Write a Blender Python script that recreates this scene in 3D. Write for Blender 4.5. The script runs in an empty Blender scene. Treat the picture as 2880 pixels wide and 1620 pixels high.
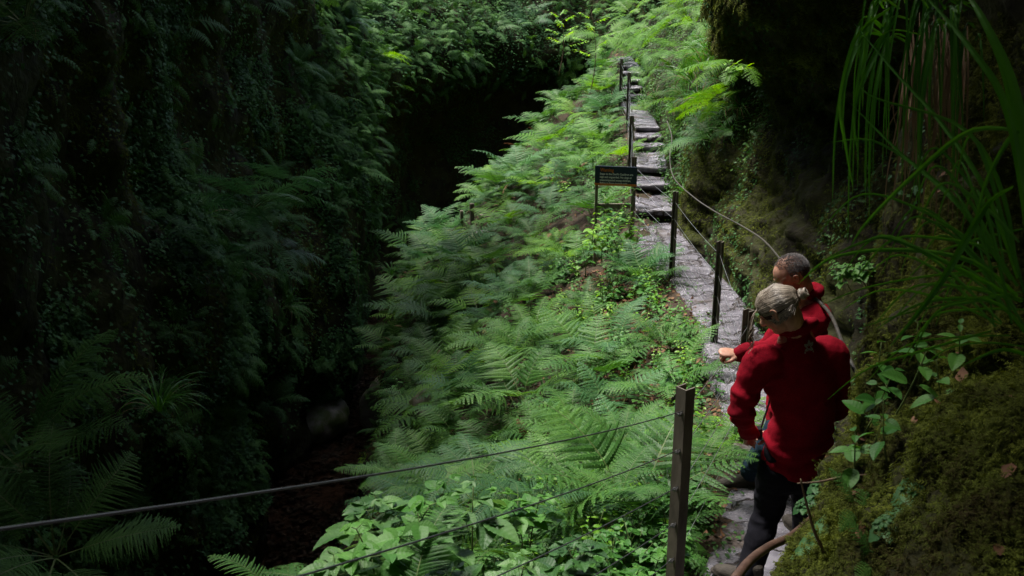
import bpy, math, random
import numpy as np
from mathutils import Vector, Matrix
from mathutils.bvhtree import BVHTree

R = math.radians
rng = np.random.default_rng(7)
random.seed(7)
S = bpy.context.scene
COL = S.collection

# ------------------------------------------------------------------ camera, light
PITCH = R(18.0)
CP, SP = math.cos(PITCH), math.sin(PITCH)
cam_d = bpy.data.cameras.new("camera"); cam = bpy.data.objects.new("camera", cam_d); COL.objects.link(cam)
cam_d.sensor_width = 36; cam_d.lens = 35; cam_d.clip_start = .05; cam_d.clip_end = 500
cam.location = (0, 0, 0); cam.rotation_euler = (R(90) - PITCH, 0, 0)
cam_d.dof.use_dof = True; cam_d.dof.focus_distance = 7.0; cam_d.dof.aperture_fstop = 9
S.camera = cam
SUN_EL, SUN_AZ = R(68), R(-50)        # azimuth measured from +y towards +x
w = bpy.data.worlds.new("World"); S.world = w; w.use_nodes = True
nt = w.node_tree; nt.nodes.clear()
sky = nt.nodes.new("ShaderNodeTexSky"); sky.sky_type = 'NISHITA'; sky.sun_disc = False
sky.sun_elevation = SUN_EL; sky.sun_rotation = SUN_AZ; sky.dust_density = 4.0; sky.air_density = 1.0; sky.ozone_density = 1.0
bg = nt.nodes.new("ShaderNodeBackground"); bg.inputs[1].default_value = 0.13
wo = nt.nodes.new("ShaderNodeOutputWorld")
nt.links.new(sky.outputs[0], bg.inputs[0]); nt.links.new(bg.outputs[0], wo.inputs[0])
sd = bpy.data.lights.new("sun", 'SUN'); sd.energy = 2.8; sd.angle = R(15); sd.color = (1, .96, .9)
so = bpy.data.objects.new("sun", sd); COL.objects.link(so)
sdir = Vector((math.sin(SUN_AZ) * math.cos(SUN_EL), math.cos(SUN_AZ) * math.cos(SUN_EL), math.sin(SUN_EL)))
so.rotation_euler = sdir.to_track_quat('Z', 'Y').to_euler(); so.location = sdir * 40
S.view_settings.view_transform = 'Standard'; S.view_settings.look = 'None'
S.view_settings.exposure = 1.52; S.view_settings.gamma = 1

# ------------------------------------------------------------------ measuring helpers
F = 2800.0
def pt(X, Y, y):
    """world point at forward distance y seen at pixel (X, Y) of the 2576 px wide view"""
    X *= 1.118; Y *= 1.118
    u = (810 - Y) / F
    d = y / (CP + SP * u)
    return Vector(((X - 1440) / F * d, y, d * (-SP + CP * u)))

def ihash(x, y, z, s):
    h = (x * 374761393 + y * 668265263 + z * 2147483647 + s * 974634777) & 0xffffffff
    h = ((h ^ (h >> 13)) * 1274126177) & 0xffffffff
    h = h ^ (h >> 16)
    return (h & 0xffff) / 65535.0
def vnoise(p, freq=1.0, seed=0):
    p = np.asarray(p, float) * freq + 1000.0
    i = np.floor(p).astype(np.int64); f = p - i; f = f * f * (3 - 2 * f)
    r = 0
    for dx in (0, 1):
        for dy in (0, 1):
            for dz in (0, 1):
                wgt = (f[..., 0] if dx else 1 - f[..., 0]) * (f[..., 1] if dy else 1 - f[..., 1]) * (f[..., 2] if dz else 1 - f[..., 2])
                r = r + wgt * ihash(i[..., 0] + dx, i[..., 1] + dy, i[..., 2] + dz, seed)
    return r * 2 - 1
def fbm(p, freq=1.0, octv=4, seed=0, gain=.5):
    r = 0; a = 1
    for k in range(octv):
        r = r + a * vnoise(p, freq, seed + k); freq *= 2.03; a *= gain
    return r

# ------------------------------------------------------------------ object helpers
def link(name, me, parent=None, mats=()):
    o = bpy.data.objects.new(name, me); COL.objects.link(o)
    if parent is not None: o.parent = parent
    for m in mats: me.materials.append(m)
    return o
def tag(o, label=None, cat=None, group=None, kind=None):
    if label: o['label'] = label
    if cat: o['category'] = cat
    if group: o['group'] = group
    if kind: o['kind'] = kind
    return o
def empty(name, loc=(0, 0, 0)):
    o = bpy.data.objects.new(name, None); COL.objects.link(o); o.location = loc; o.empty_display_size = .1
    return o
def mesh_np(name, V, Fc, smooth=False, midx=None):
    """V (n,3); Fc list of arrays (m,k) of equal k, or a single array"""
    if isinstance(Fc, np.ndarray): Fc = [Fc]
    Fc = [f for f in Fc if len(f)]
    me = bpy.data.meshes.new(name)
    V = np.asarray(V, np.float32)
    loops = np.concatenate([f.ravel() for f in Fc]).astype(np.int32)
    tot = np.concatenate([np.full(len(f), f.shape[1], np.int32) for f in Fc])
    st = np.concatenate([[0], np.cumsum(tot)[:-1]]).astype(np.int32)
    me.vertices.add(len(V)); me.vertices.foreach_set("co", V.ravel())
    me.loops.add(len(loops)); me.loops.foreach_set("vertex_index", loops)
    me.polygons.add(len(tot)); me.polygons.foreach_set("loop_start", st); me.polygons.foreach_set("loop_total", tot)
    if smooth: me.polygons.foreach_set("use_smooth", np.ones(len(tot), bool))
    if midx is not None: me.polygons.foreach_set("material_index", np.asarray(midx, np.int32))
    me.update(calc_edges=True); me.validate()
    return me
class MB:
    def __init__(s): s.v = []; s.f = []; s.m = []; s.n = 0
    def add(s, V, Fc, mi=0):
        V = np.asarray(V, float).reshape(-1, 3)
        s.v.append(V)
        for f in Fc: s.f.append([int(i) + s.n for i in f]); s.m.append(mi)
        s.n += len(V)
    def box(s, c, sz, rot=None, mi=0):
        V = np.array([[x, y, z] for x in (-.5, .5) for y in (-.5, .5) for z in (-.5, .5)]) * np.array(sz)
        if rot is not None: V = V @ np.array(rot.to_3x3()).T
        V = V + np.array(c)
        s.add(V, [(0, 1, 3, 2), (4, 6, 7, 5), (0, 4, 5, 1), (2, 3, 7, 6), (0, 2, 6, 4), (1, 5, 7, 3)], mi)
    def tube(s, P, r, n=8, mi=0, cap=True):
        P = [Vector(p) for p in P]
        if not hasattr(r, '__len__'): r = [r] * len(P)
        up = None; V = []
        for i, p in enumerate(P):
            t = (P[min(i + 1, len(P) - 1)] - P[max(i - 1, 0)]).normalized()
            if up is None:
                up = t.orthogonal().normalized()
            up = (up - t * up.dot(t)).normalized(); sd_ = t.cross(up)
            for k in range(n):
                a = 2 * math.pi * k / n
                V.append(p + (up * math.cos(a) + sd_ * math.sin(a)) * r[i])
        Fc = []
        for i in range(len(P) - 1):
            for k in range(n):
                a = i * n + k; b = i * n + (k + 1) % n
                Fc.append((a, b, b + n, a + n))
        if cap: Fc.append(tuple(range(n - 1, -1, -1))); Fc.append(tuple(range((len(P) - 1) * n, len(P) * n)))
        s.add([tuple(v) for v in V], Fc, mi)
    def build(s, name, mats, parent=None, smooth=False):
        me = bpy.data.meshes.new(name)
        me.from_pydata(np.concatenate(s.v).tolist(), [], s.f)
        me.polygons.foreach_set("material_index", s.m)
        if smooth: me.polygons.foreach_set("use_smooth", [True] * len(me.polygons))
        me.update()
        if not isinstance(mats, (list, tuple)): mats = [mats]
        return link(name, me, parent, mats)
def catmull(P, ts):
    P = np.asarray(P, float); n = len(P)
    i = np.clip(np.floor(ts).astype(int), 0, n - 2); f = (ts - i).reshape((-1,) + (1,) * (P.ndim - 1))
    p0 = P[np.clip(i - 1, 0, n - 1)]; p1 = P[i]; p2 = P[i + 1]; p3 = P[np.clip(i + 2, 0, n - 1)]
    return .5 * (2 * p1 + (p2 - p0) * f + (2 * p0 - 5 * p1 + 4 * p2 - p3) * f ** 2 + (3 * p1 - p0 - 3 * p2 + p3) * f ** 3)
def smooth_line(P, n=24):
    return [Vector(p) for p in catmull([tuple(p) for p in P], np.linspace(0, len(P) - 1.0001, n))]

# ------------------------------------------------------------------ materials
def newmat(name):
    m = bpy.data.materials.new(name); m.use_nodes = True
    t = m.node_tree; t.nodes.clear()
    return m, t, t.nodes, t.links
def ramp(N, cols, pos):
    r = N.new("ShaderNodeValToRGB"); e = r.color_ramp.elements
    while len(e) < len(cols): e.new(.5)
    for k, (c, p) in enumerate(zip(cols, pos)): e[k].position = p; e[k].color = (*c, 1)
    return r
def noise_mat(name, cols, pos=None, scale=5, rough=.8, bump=.3, bscale=None, coord='Object', spec=.3, detail=6, stretch=None, sheen=0, bdist=.02):
    m, t, N, L = newmat(name)
    tc = N.new("ShaderNodeTexCoord"); src = tc.outputs[coord]
    if stretch:
        mp = N.new("ShaderNodeMapping"); mp.inputs['Scale'].default_value = stretch; L.new(src, mp.inputs[0]); src = mp.outputs[0]
    n = N.new("ShaderNodeTexNoise"); n.inputs['Scale'].default_value = scale; n.inputs['Detail'].default_value = detail
    n.inputs['Roughness'].default_value = .65; L.new(src, n.inputs['Vector'])
    pos = pos or list(np.linspace(.3, .7, len(cols)))
    r = ramp(N, cols, pos); L.new(n.outputs[0], r.inputs[0])
    p = N.new("ShaderNodeBsdfPrincipled"); L.new(r.outputs[0], p.inputs['Base Color'])
    p.inputs['Roughness'].default_value = rough; p.inputs['Specular IOR Level'].default_value = spec
    if sheen: p.inputs['Sheen Weight'].default_value = sheen
    if bump:
        b = N.new("ShaderNodeTexNoise"); b.inputs['Scale'].default_value = bscale or scale * 6; b.inputs['Detail'].default_value = 5
        L.new(src, b.inputs['Vector'])
        bm_ = N.new("ShaderNodeBump"); bm_.inputs['Strength'].default_value = bump; bm_.inputs['Distance'].default_value = bdist
        L.new(b.outputs[0], bm_.inputs['Height']); L.new(bm_.outputs[0], p.inputs['Normal'])
    o = N.new("ShaderNodeOutputMaterial"); L.new(p.outputs[0], o.inputs[0])
    return m
def leaf_mat(name, cols, scale=2.0, rough=.42, transl=.3, coord='Object', spec=.45, objvar=.25, veins=0):
    m, t, N, L = newmat(name)
    geo = N.new("ShaderNodeNewGeometry"); oi = N.new("ShaderNodeObjectInfo")
    n = N.new("ShaderNodeTexNoise"); n.inputs['Scale'].default_value = scale; n.inputs['Detail'].default_value = 4
    L.new(geo.outputs['Position'], n.inputs['Vector'])
    ad = N.new("ShaderNodeMath"); ad.operation = 'MULTIPLY_ADD'; ad.inputs[1].default_value = objvar; 
    L.new(oi.outputs['Random'], ad.inputs[0]); L.new(n.outputs[0], ad.inputs[2])
    ad2 = N.new("ShaderNodeMath"); ad2.operation = 'MULTIPLY_ADD'; ad2.inputs[1].default_value = .22
    L.new(geo.outputs['Random Per Island'], ad2.inputs[0]); L.new(ad.outputs[0], ad2.inputs[2])
    lo = .3 + objvar * .2 + .05; hi = .7 + objvar * .8 + .1
    r = ramp(N, cols, list(np.linspace(lo, hi, len(cols)))); L.new(ad2.outputs[0], r.inputs[0])
    p = N.new("ShaderNodeBsdfPrincipled"); L.new(r.outputs[0], p.inputs['Base Color'])
    p.inputs['Roughness'].default_value = rough; p.inputs['Specular IOR Level'].default_value = spec
    tr = N.new("ShaderNodeBsdfTranslucent")
    hs = N.new("ShaderNodeHueSaturation"); hs.inputs['Hue'].default_value = .485; hs.inputs['Saturation'].default_value = 1.15; hs.inputs['Value'].default_value = 1.6
    L.new(r.outputs[0], hs.inputs['Color']); L.new(hs.outputs[0], tr.inputs[0])
    mx = N.new("ShaderNodeMixShader"); mx.inputs[0].default_value = transl
    L.new(p.outputs[0], mx.inputs[1]); L.new(tr.outputs[0], mx.inputs[2])
    o = N.new("ShaderNodeOutputMaterial"); L.new(mx.outputs[0], o.inputs[0])
    return m
def plain(name, col, rough=.6, spec=.4, metal=0):
    m, t, N, L = newmat(name)
    p = N.new("ShaderNodeBsdfPrincipled"); p.inputs['Base Color'].default_value = (*col, 1)
    p.inputs['Roughness'].default_value = rough; p.inputs['Specular IOR Level'].default_value = spec; p.inputs['Metallic'].default_value = metal
    nz = N.new("ShaderNodeTexNoise"); nz.inputs['Scale'].default_value = 60
    b = N.new("ShaderNodeBump"); b.inputs['Strength'].default_value = .15; b.inputs['Distance'].default_value = .004
    L.new(nz.outputs[0], b.inputs['Height']); L.new(b.outputs[0], p.inputs['Normal'])
    o = N.new("ShaderNodeOutputMaterial"); L.new(p.outputs[0], o.inputs[0])
    return m

M_rock = noise_mat('mossy_rock', [(.010, .009, .006), (.022, .02, .012), (.035, .04, .012), (.02, .016, .012)], scale=2.2, rough=.85, spec=.12, bump=.8, bscale=9, bdist=.05)
M_soil = noise_mat('bank_soil', [(.018, .012, .008), (.04, .026, .016), (.03, .035, .012)], scale=3, rough=.95, bump=.8, bscale=30)
M_boulder = noise_mat('wet_boulder', [(.08, .072, .06), (.15, .14, .11), (.07, .09, .025), (.05, .075, .018)], scale=3.5, rough=.5, bump=.6, bscale=14)
M_fern = leaf_mat('fern_green', [(.016, .062, .010), (.042, .125, .022), (.10, .225, .042)], spec=.22, rough=.5)
M_fernb = leaf_mat('fern_blue_green', [(.018, .065, .022), (.038, .115, .038), (.08, .185, .066)], rough=.5, spec=.22)  # blue cast of reflected sky mixed into the leaf colour
M_ferny = leaf_mat('fern_yellow_green', [(.04, .125, .012), (.08, .21, .02), (.15, .31, .035)], transl=.4, spec=.22, rough=.5)
M_dim = leaf_mat('fern_shade_green', [(.014, .05, .010), (.03, .09, .018), (.06, .145, .03)], spec=.12, rough=.6, transl=.2)  # fern green darkened in colour to shade the wall and the gaps
M_rasp = leaf_mat('raspberry_leaf', [(.02, .07, .016), (.045, .125, .03), (.10, .215, .055)], transl=.25, spec=.3, rough=.5, scale=5, objvar=.35)
M_herb = leaf_mat('herb_leaf', [(.025, .10, .016), (.05, .16, .026), (.10, .25, .045)], transl=.3, spec=.25, rough=.5)
M_herby = leaf_mat('bright_leaf', [(.08, .22, .01), (.14, .33, .02), (.22, .4, .03)], transl=.45)
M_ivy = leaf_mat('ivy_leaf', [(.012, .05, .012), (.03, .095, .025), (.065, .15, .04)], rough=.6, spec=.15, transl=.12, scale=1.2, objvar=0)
M_cover = leaf_mat('low_leaf', [(.014, .05, .01), (.032, .095, .018), (.075, .165, .032)], spec=.2, rough=.55, transl=.25, scale=1.5, objvar=0)
M_grass = leaf_mat('grass_blade', [(.02, .09, .012), (.045, .16, .02), (.08, .24, .035)], rough=.42, spec=.3, transl=.3)
M_moss = leaf_mat('moss', [(.03, .022, .009), (.045, .05, .011), (.068, .09, .014), (.14, .17, .026)], rough=.9, transl=.2, spec=.1, scale=4, objvar=0)
M_litter = leaf_mat('dead_leaf', [(.05, .025, .012), (.14, .07, .035), (.26, .16, .09)], rough=.7, transl=.1, spec=.2, scale=6, objvar=.1)
M_dry = leaf_mat('dry_grass', [(.12, .08, .045), (.2, .14, .08), (.28, .2, .12)], rough=.8, transl=.1, spec=.2)
M_stem = noise_mat('green_stem', [(.05, .09, .02), (.1, .14, .04)], scale=12, rough=.6, bump=0)
M_twig = noise_mat('twig_bark', [(.07, .045, .03), (.2, .14, .09)], scale=18, rough=.8, bump=.3)
M_bark = noise_mat('tree_bark', [(.03, .025, .018), (.07, .06, .045)], scale=4, rough=.9, bump=.8, stretch=(1, 1, .2))

def slate_mat():
    m, t, N, L = newmat('wet_slate')
    tc = N.new("ShaderNodeTexCoord")
    n1 = N.new("ShaderNodeTexNoise"); n1.inputs['Scale'].default_value = 4; n1.inputs['Detail'].default_value = 8; L.new(tc.outputs['Object'], n1.inputs[0])
    r1 = ramp(N, [(.06, .053, .06), (.13, .122, .145), (.23, .22, .255)], (.32, .5, .68)); L.new(n1.outputs[0], r1.inputs[0])
    v = N.new("ShaderNodeTexVoronoi"); v.feature = 'DISTANCE_TO_EDGE'; v.inputs['Scale'].default_value = 2.3
    mp = N.new("ShaderNodeMapping"); mp.inputs['Scale'].default_value = (.7, 1.3, .3)
    ds = N.new("ShaderNodeVectorMath"); ds.operation = 'MULTIPLY_ADD'; ds.inputs[1].default_value = (.5, .5, .5)
    L.new(n1.outputs['Color'], ds.inputs[0]); L.new(tc.outputs['Object'], ds.inputs[2]); L.new(ds.outputs[0], mp.inputs[0]); L.new(mp.outputs[0], v.inputs['Vector'])
    r2 = ramp(N, [(0, 0, 0), (1, 1, 1)], (.01, .05)); L.new(v.outputs[0], r2.inputs[0])
    # dirt
    n2 = N.new("ShaderNodeTexNoise"); n2.inputs['Scale'].default_value = 1.7; n2.inputs['Detail'].default_value = 7; n2.inputs['Roughness'].default_value = .7; L.new(tc.outputs['Object'], n2.inputs[0])
    r3 = ramp(N, [(0, 0, 0), (1, 1, 1)], (.56, .66)); L.new(n2.outputs[0], r3.inputs[0])
    mx1 = N.new("ShaderNodeMixRGB"); mx1.inputs[1].default_value = (.03, .022, .018, 1); L.new(r2.outputs[0], mx1.inputs[0]); L.new(r1.outputs[0], mx1.inputs[2])
    mx2 = N.new("ShaderNodeMixRGB"); mx2.inputs[2].default_value = (.06, .042, .034, 1); L.new(r3.outputs[0], mx2.inputs[0]); L.new(mx1.outputs[0], mx2.inputs[1])
    p = N.new("ShaderNodeBsdfPrincipled"); L.new(mx2.outputs[0], p.inputs['Base Color'])
    rr = N.new("ShaderNodeMapRange"); rr.inputs[3].default_value = .2; rr.inputs[4].default_value = .75; L.new(r3.outputs[0], rr.inputs[0]); L.new(rr.outputs[0], p.inputs['Roughness'])
    p.inputs['Specular IOR Level'].default_value = .6
    n3 = N.new("ShaderNodeTexNoise"); n3.inputs['Scale'].default_value = 14; n3.inputs['Detail'].default_value = 8; n3.inputs['Roughness'].default_value = .7
    mp3 = N.new("ShaderNodeMapping"); mp3.inputs['Scale'].default_value = (.6, 1.6, 1); L.new(tc.outputs['Object'], mp3.inputs[0]); L.new(mp3.outputs[0], n3.inputs[0])
    mul = N.new("ShaderNodeMath"); mul.operation = 'MULTIPLY_ADD'; mul.inputs[1].default_value = .8; L.new(r2.outputs[0], mul.inputs[0]); L.new(n3.outputs[0], mul.inputs[2])
    b = N.new("ShaderNodeBump"); b.inputs['Strength'].default_value = .9; b.inputs['Distance'].default_value = .03
    L.new(mul.outputs[0], b.inputs['Height']); L.new(b.outputs[0], p.inputs['Normal'])
    o = N.new("ShaderNodeOutputMaterial"); L.new(p.outputs[0], o.inputs[0])
    return m
M_slate = slate_mat()
def water_mat():
    m, t, N, L = newmat('stream_water')
    p = N.new("ShaderNodeBsdfPrincipled"); p.inputs['Base Color'].default_value = (.6, .5, .4, 1)
    p.inputs['Roughness'].default_value = .03; p.inputs['IOR'].default_value = 1.33; p.inputs['Transmission Weight'].default_value = 1
    n = N.new("ShaderNodeTexNoise"); n.inputs['Scale'].default_value = 7; n.inputs['Detail'].default_value = 4
    b = N.new("ShaderNodeBump"); b.inputs['Strength'].default_value = .35; b.inputs['Distance'].default_value = .03
    L.new(n.outputs[0], b.inputs['Height']); L.new(b.outputs[0], p.inputs['Normal'])
    o = N.new("ShaderNodeOutputMaterial"); L.new(p.outputs[0], o.inputs[0])
    return m
M_water = water_mat()
M_bed = noise_mat('stream_bed', [(.02, .012, .008), (.06, .032, .018), (.10, .06, .038), (.035, .022, .015)], scale=9, rough=.8, bump=1, bscale=12, bdist=.08)
M_pebble = leaf_mat('pebble', [(.025, .018, .013), (.05, .034, .022), (.09, .065, .048)], transl=0, rough=.6, scale=8, objvar=0)
# ------------------------------------------------------------------ terrain lofts
class Loft:
    def __init__(s, stations, nseg, ncol, disp=None, flip=False):
        A = np.array(stations, float)                     # (stations, columns, 3)
        ts = np.concatenate([np.linspace(i, i + 1, n, endpoint=False) for i, n in enumerate(nseg)] + [[len(A) - 1 - 1e-6]])
        us = np.concatenate([np.linspace(i, i + 1, n, endpoint=False) for i, n in enumerate(ncol)] + [[A.shape[1] - 1 - 1e-6]])
        G = catmull(A, ts)
        G = np.swapaxes(catmull(np.swapaxes(G, 0, 1), us), 0, 1)
        s.ts, s.us, s.flip = ts, us, flip
        s.G = G; s.norm()
        if disp is not None:
            s.G = s.G + s.N * disp(s.G, s)[..., None]; s.norm()
    def norm(s):
        du = np.gradient(s.G, axis=0); dv = np.gradient(s.G, axis=1)
        n = np.cross(du, dv); 
        if s.flip: n = -n
        s.N = n / (np.linalg.norm(n, axis=-1, keepdims=True) + 1e-9)
    def mesh(s, name):
        a, b = s.G.shape[:2]
        I = np.arange(a * b).reshape(a, b)
        q = np.stack([I[:-1, :-1], I[1:, :-1], I[1:, 1:], I[:-1, 1:]], -1).reshape(-1, 4)
        if s.flip: q = q[:, ::-1]
        return mesh_np(name, s.G.reshape(-1, 3), q, smooth=True)
    def sample(s, n, mask=None):
        g = s.G; c = (g[:-1, :-1] + g[1:, :-1] + g[1:, 1:] + g[:-1, 1:]) / 4
        ar = np.linalg.norm(np.cross(g[1:, :-1] - g[:-1, :-1], g[:-1, 1:] - g[:-1, :-1]), axis=-1)
        nm = s.N[:-1, :-1]
        wt = ar.copy()
        if mask is not None: wt = wt * np.clip(mask(c, nm), 0, None)
        pw = (wt / wt.sum()).ravel()
        idx = rng.choice(len(pw), n, p=pw); i, j = np.unravel_index(idx, wt.shape)
        a = rng.random((n, 1)); b = rng.random((n, 1))
        P = (g[i, j] * (1 - a) * (1 - b) + g[i + 1, j] * a * (1 - b) + g[i, j + 1] * (1 - a) * b + g[i + 1, j + 1] * a * b)
        return P, s.N[i, j]
def in_view(c, m=.12):
    d = c[..., 1] * CP - c[..., 2] * SP
    u = c[..., 1] * SP + c[..., 2] * CP
    x = c[..., 0] / np.maximum(d, .1) * F / 1440; yv = u / np.maximum(d, .1) * F / 810
    return ((d > .3) & (abs(x) < 1 + m) & (abs(yv) < 1 + m)).astype(float)

# path centre data: y, x-left, x-right, z
PATH = [(-6, -1.6, 1.0, -1.55), (0, -1.2, .8, -1.65), (1.5, -.9, .8, -1.95), (3, .3, .9, -2.6), (4, .88, 1.32, -2.98), (4.4, .95, 1.72, -3.05),
        (5.0, 1.15, 1.9, -3.12), (5.7, 1.4, 2.1, -3.2), (6.4, 1.58, 2.25, -3.22), (7.8, 1.68, 2.33, -3.28), (9.2, 1.85, 2.36, -3.33), (10.8, 1.83, 2.35, -3.4),
        (12.3, 1.62, 2.28, -3.45), (13.6, 1.72, 2.2, -3.45)]
STEPS = [(13.6, 1.74, 2.2, -3.27), (14.6, 1.84, 2.28, -3.12), (15.25, 1.9, 2.34, -2.98), (16.6, 2.07, 2.5, -2.88), (16.95, 2.12, 2.5, -2.79), (17.4, 2.17, 2.5, -2.70),
         (20.8, 2.22, 2.66, -2.58), (21.15, 2.26, 2.68, -2.45), (21.5, 2.34, 2.70, -2.33), (21.85, 2.38, 2.70, -2.22), (22.3, 2.42, 2.72, -2.12), (24.5, 2.5, 2.8, -2.1)]
def path_at(y):
    D = PATH + STEPS
    ys = [p[0] for p in D]
    return [float(np.interp(y, ys, [p[k] for p in D])) for k in (1, 2, 3)]

# --- the bank between the stream and the path
WZ = -8.0
EDGE = [(-6, -1.5, -2.2), (-1, -1.3, -2.3), (1, -1.1, -2.5), (3, -.95, -3.0), (4.5, -.8, -3.5), (7.1, -.75, -4.45), (10, -1.15, -5.15), (12.6, -1.3, -5.45), (15, -1.85, -5.8),
        (18.4, -1.9, -5.5), (19.5, -1.2, -5.3), (20.6, -.45, -5.05), (22.3, -.3, -4.7), (24.2, 1.05, -3.7), (26.6, 2.2, -2.9), (30, 3.0, -2.4)]
st = []
for (y, xe, ze) in EDGE:
    xl, xr, zp = path_at(y)
    if y > 24: xl = 2.5 + (y - 24) * .25; zp = -2.1
    xl += .03; zp -= .03 if y < 13.3 else .17
    row = [(xl + .35, y, zp - .12), (xl, y, zp)]
    for f, g in ((.3, .22), (.62, .5), (1, 1)):
        row.append((xl + (xe - xl) * f, y, zp + (ze - zp) * g))
    row += [(xe - .28, y, ze - .8), (xe - .30, y, ze - 1.7), (min(xe - .45, -2.1) if y < 20 else xe - .5, y, (WZ + ze) / 2 - .6), (min(xe - .7, -2.3) if y < 20 else xe - .7, y, WZ - .6)]
    st.append(row)
def bank_disp(G, s):
    u = s.us[None, :] * np.ones(G.shape[:2])
    a = np.clip((u - 1) / 1.0, 0, 1)
    return a * (fbm(G, .9, 4, 3) * .16 + fbm(G, 4, 2, 9) * .03)
nseg = [6, 10, 14, 14, 22, 24, 22, 20, 22, 10, 10, 12, 12, 12, 12]
bank = Loft(st, nseg, [3, 14, 14, 16, 12, 10, 8, 8], bank_disp, flip=False)
if bank.N[60, 30, 2] < 0: bank.flip = True; bank.N = -bank.N
o = link('bank', bank.mesh('bank'), None, [M_soil]); tag(o, kind='structure')

# --- right rock wall, near mossy bank, unseen high overhang added to block light
RW = {-6: [(1.0, -1.6), (1.3, -1.2), (1.7, -.8), (2.2, -.3), (2.6, .6), (2.6, 1.6), (1.6, 3.2), (-2.5, 5.0), (-2.3, 10)],
      -2: [(.9, -1.65), (1.2, -1.2), (1.6, -.8), (2.1, -.3), (2.5, .6), (2.5, 1.6), (1.4, 3.2), (-2.2, 5.0), (-2.0, 10)],
      1: [(.75, -1.85), (.85, -1.4), (1.1, -1.0), (1.5, -.65), (2.0, .1), (2.3, 1), (1.3, 3), (-1.8, 5.0), (-1.6, 10)],
      2.1: [(.72, -2.3), (.83, -1.6), (1.0, -1.2), (1.2, -.95), (1.75, -.6), (2.2, .3), (1.3, 2.6), (-1.6, 5.0), (-1.4, 10)],
      2.9: [(.85, -2.8), (.92, -2.15), (1.08, -1.75), (1.27, -1.5), (1.6, -1.3), (2.0, -.3), (1.5, 2.2), (-1.40, 5.0), (-1.20, 10)],
      3.6: [(1.24, -3.0), (1.26, -2.4), (1.30, -1.95), (1.42, -1.65), (1.6, -1.1), (1.85, -.2), (1.5, 1.8), (-1.20, 5.0), (-1.00, 10)],
      4.4: [(1.74, -3.15), (1.72, -2.45), (1.72, -1.9), (1.78, -1.4), (1.88, -.7), (1.9, 0), (1.4, 1.4), (-0.95, 5.0), (-0.75, 10)],
      5: [(1.95, -3.2), (1.93, -2.5), (1.9, -1.9), (1.92, -1.3), (2.05, -.6), (2.1, .2), (1.3, 1.2), (-0.75, 5.0), (-0.55, 10)],
      6: [(2.25, -3.3), (2.45, -2.5), (2.7, -1.8), (2.9, -1.1), (2.8, -.4), (2.1, .3), (1.3, 1.2), (-0.40, 5.0), (-0.20, 10)],
      8: [(2.38, -3.35), (2.5, -2.75), (2.65, -2.15), (2.95, -1.4), (3.05, -.8), (2.5, -.3), (1.6, .5), (0.05, 5.0), (0.25, 10)],
      10: [(2.38, -3.42), (2.5, -2.9), (2.65, -2.4), (2.95, -1.7), (2.85, -1.1), (2.1, -.85), (1.95, 0), (1.50, 5.0), (1.70, 10)],
      12: [(2.3, -3.5), (2.4, -2.95), (2.52, -2.35), (2.8, -1.65), (2.8, -1.2), (2.48, -.9), (2.4, 0), (2.30, 5.0), (2.50, 10)],
      14: [(2.24, -3.6), (2.33, -2.95), (2.42, -2.35), (2.62, -1.8), (2.78, -1.4), (2.9, -1), (3.0, 0), (2.9, 5.5), (3, 9)],
      18: [(2.6, -3.1), (2.75, -2.6), (2.95, -2.15), (3.3, -1.6), (3.6, -1), (3.9, -.4), (4.3, .8), (4.5, 5), (4.8, 9)],
      22: [(2.78, -2.9), (2.92, -2.3), (3.1, -2.0), (3.45, -1.5), (3.85, -.9), (4.3, -.1), (4.8, 1), (5.5, 5), (6, 9)],
      27: [(3.3, -2.3), (3.45, -2.0), (3.7, -1.5), (4.0, -1.1), (4.4, -.5), (4.8, .2), (5.3, 1.2), (6.5, 5), (7, 9)],
      33: [(5, -2.3), (5.2, -2.0), (5.4, -1.5), (5.6, -1.1), (5.8, -.5), (6, .2), (6.3, 1.2), (7.5, 5), (8, 9)]}
ys = sorted(RW)
st = [[(x, y, z) for x, z in RW[y]] + [(22, y, 12), (80, y * 3, 14)] for y in ys]
def rw_disp(G, s):
    t = np.interp(G[..., 1], [2, 4.4, 6], [.45, .7, 1])
    q = G * np.array([1, 1, .6])
    near_ = np.interp(G[..., 1], [3.6, 4.6], [1, 0])
    strata = np.interp(G[..., 1], [4.4, 6, 13, 15], [0, 1, 1, .3])
    q2 = G * np.array([1.2, .8, 4.0]) + fbm(G, .8, 2, 33)[..., None] * .5
    blk = np.round(fbm(q2, .9, 3, 34) * 3.2) / 3.2
    return (t * (fbm(q, 1.1, 4, 21) * .13 + np.abs(fbm(G, 3.0, 3, 25)) * .07) + near_ * (np.abs(fbm(G, 4.5, 3, 27)) * -.11 + fbm(G, 9, 2, 29) * .014)
            + strata * (blk * .10 + np.abs(fbm(q2, 2.2, 2, 36)) * .05))
rw = Loft(st, [4, 10, 26, 26, 22, 20, 18, 30, 44, 44, 36, 30, 34, 24, 16, 8], [14, 14, 18, 18, 20, 26, 14, 10, 3, 1], rw_disp)
if rw.N[150, 20, 0] > 0: rw.flip = True; rw.N = -rw.N
o = link('rock_wall', rw.mesh('rock_wall'), None, [M_rock]); tag(o, kind='structure')

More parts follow.
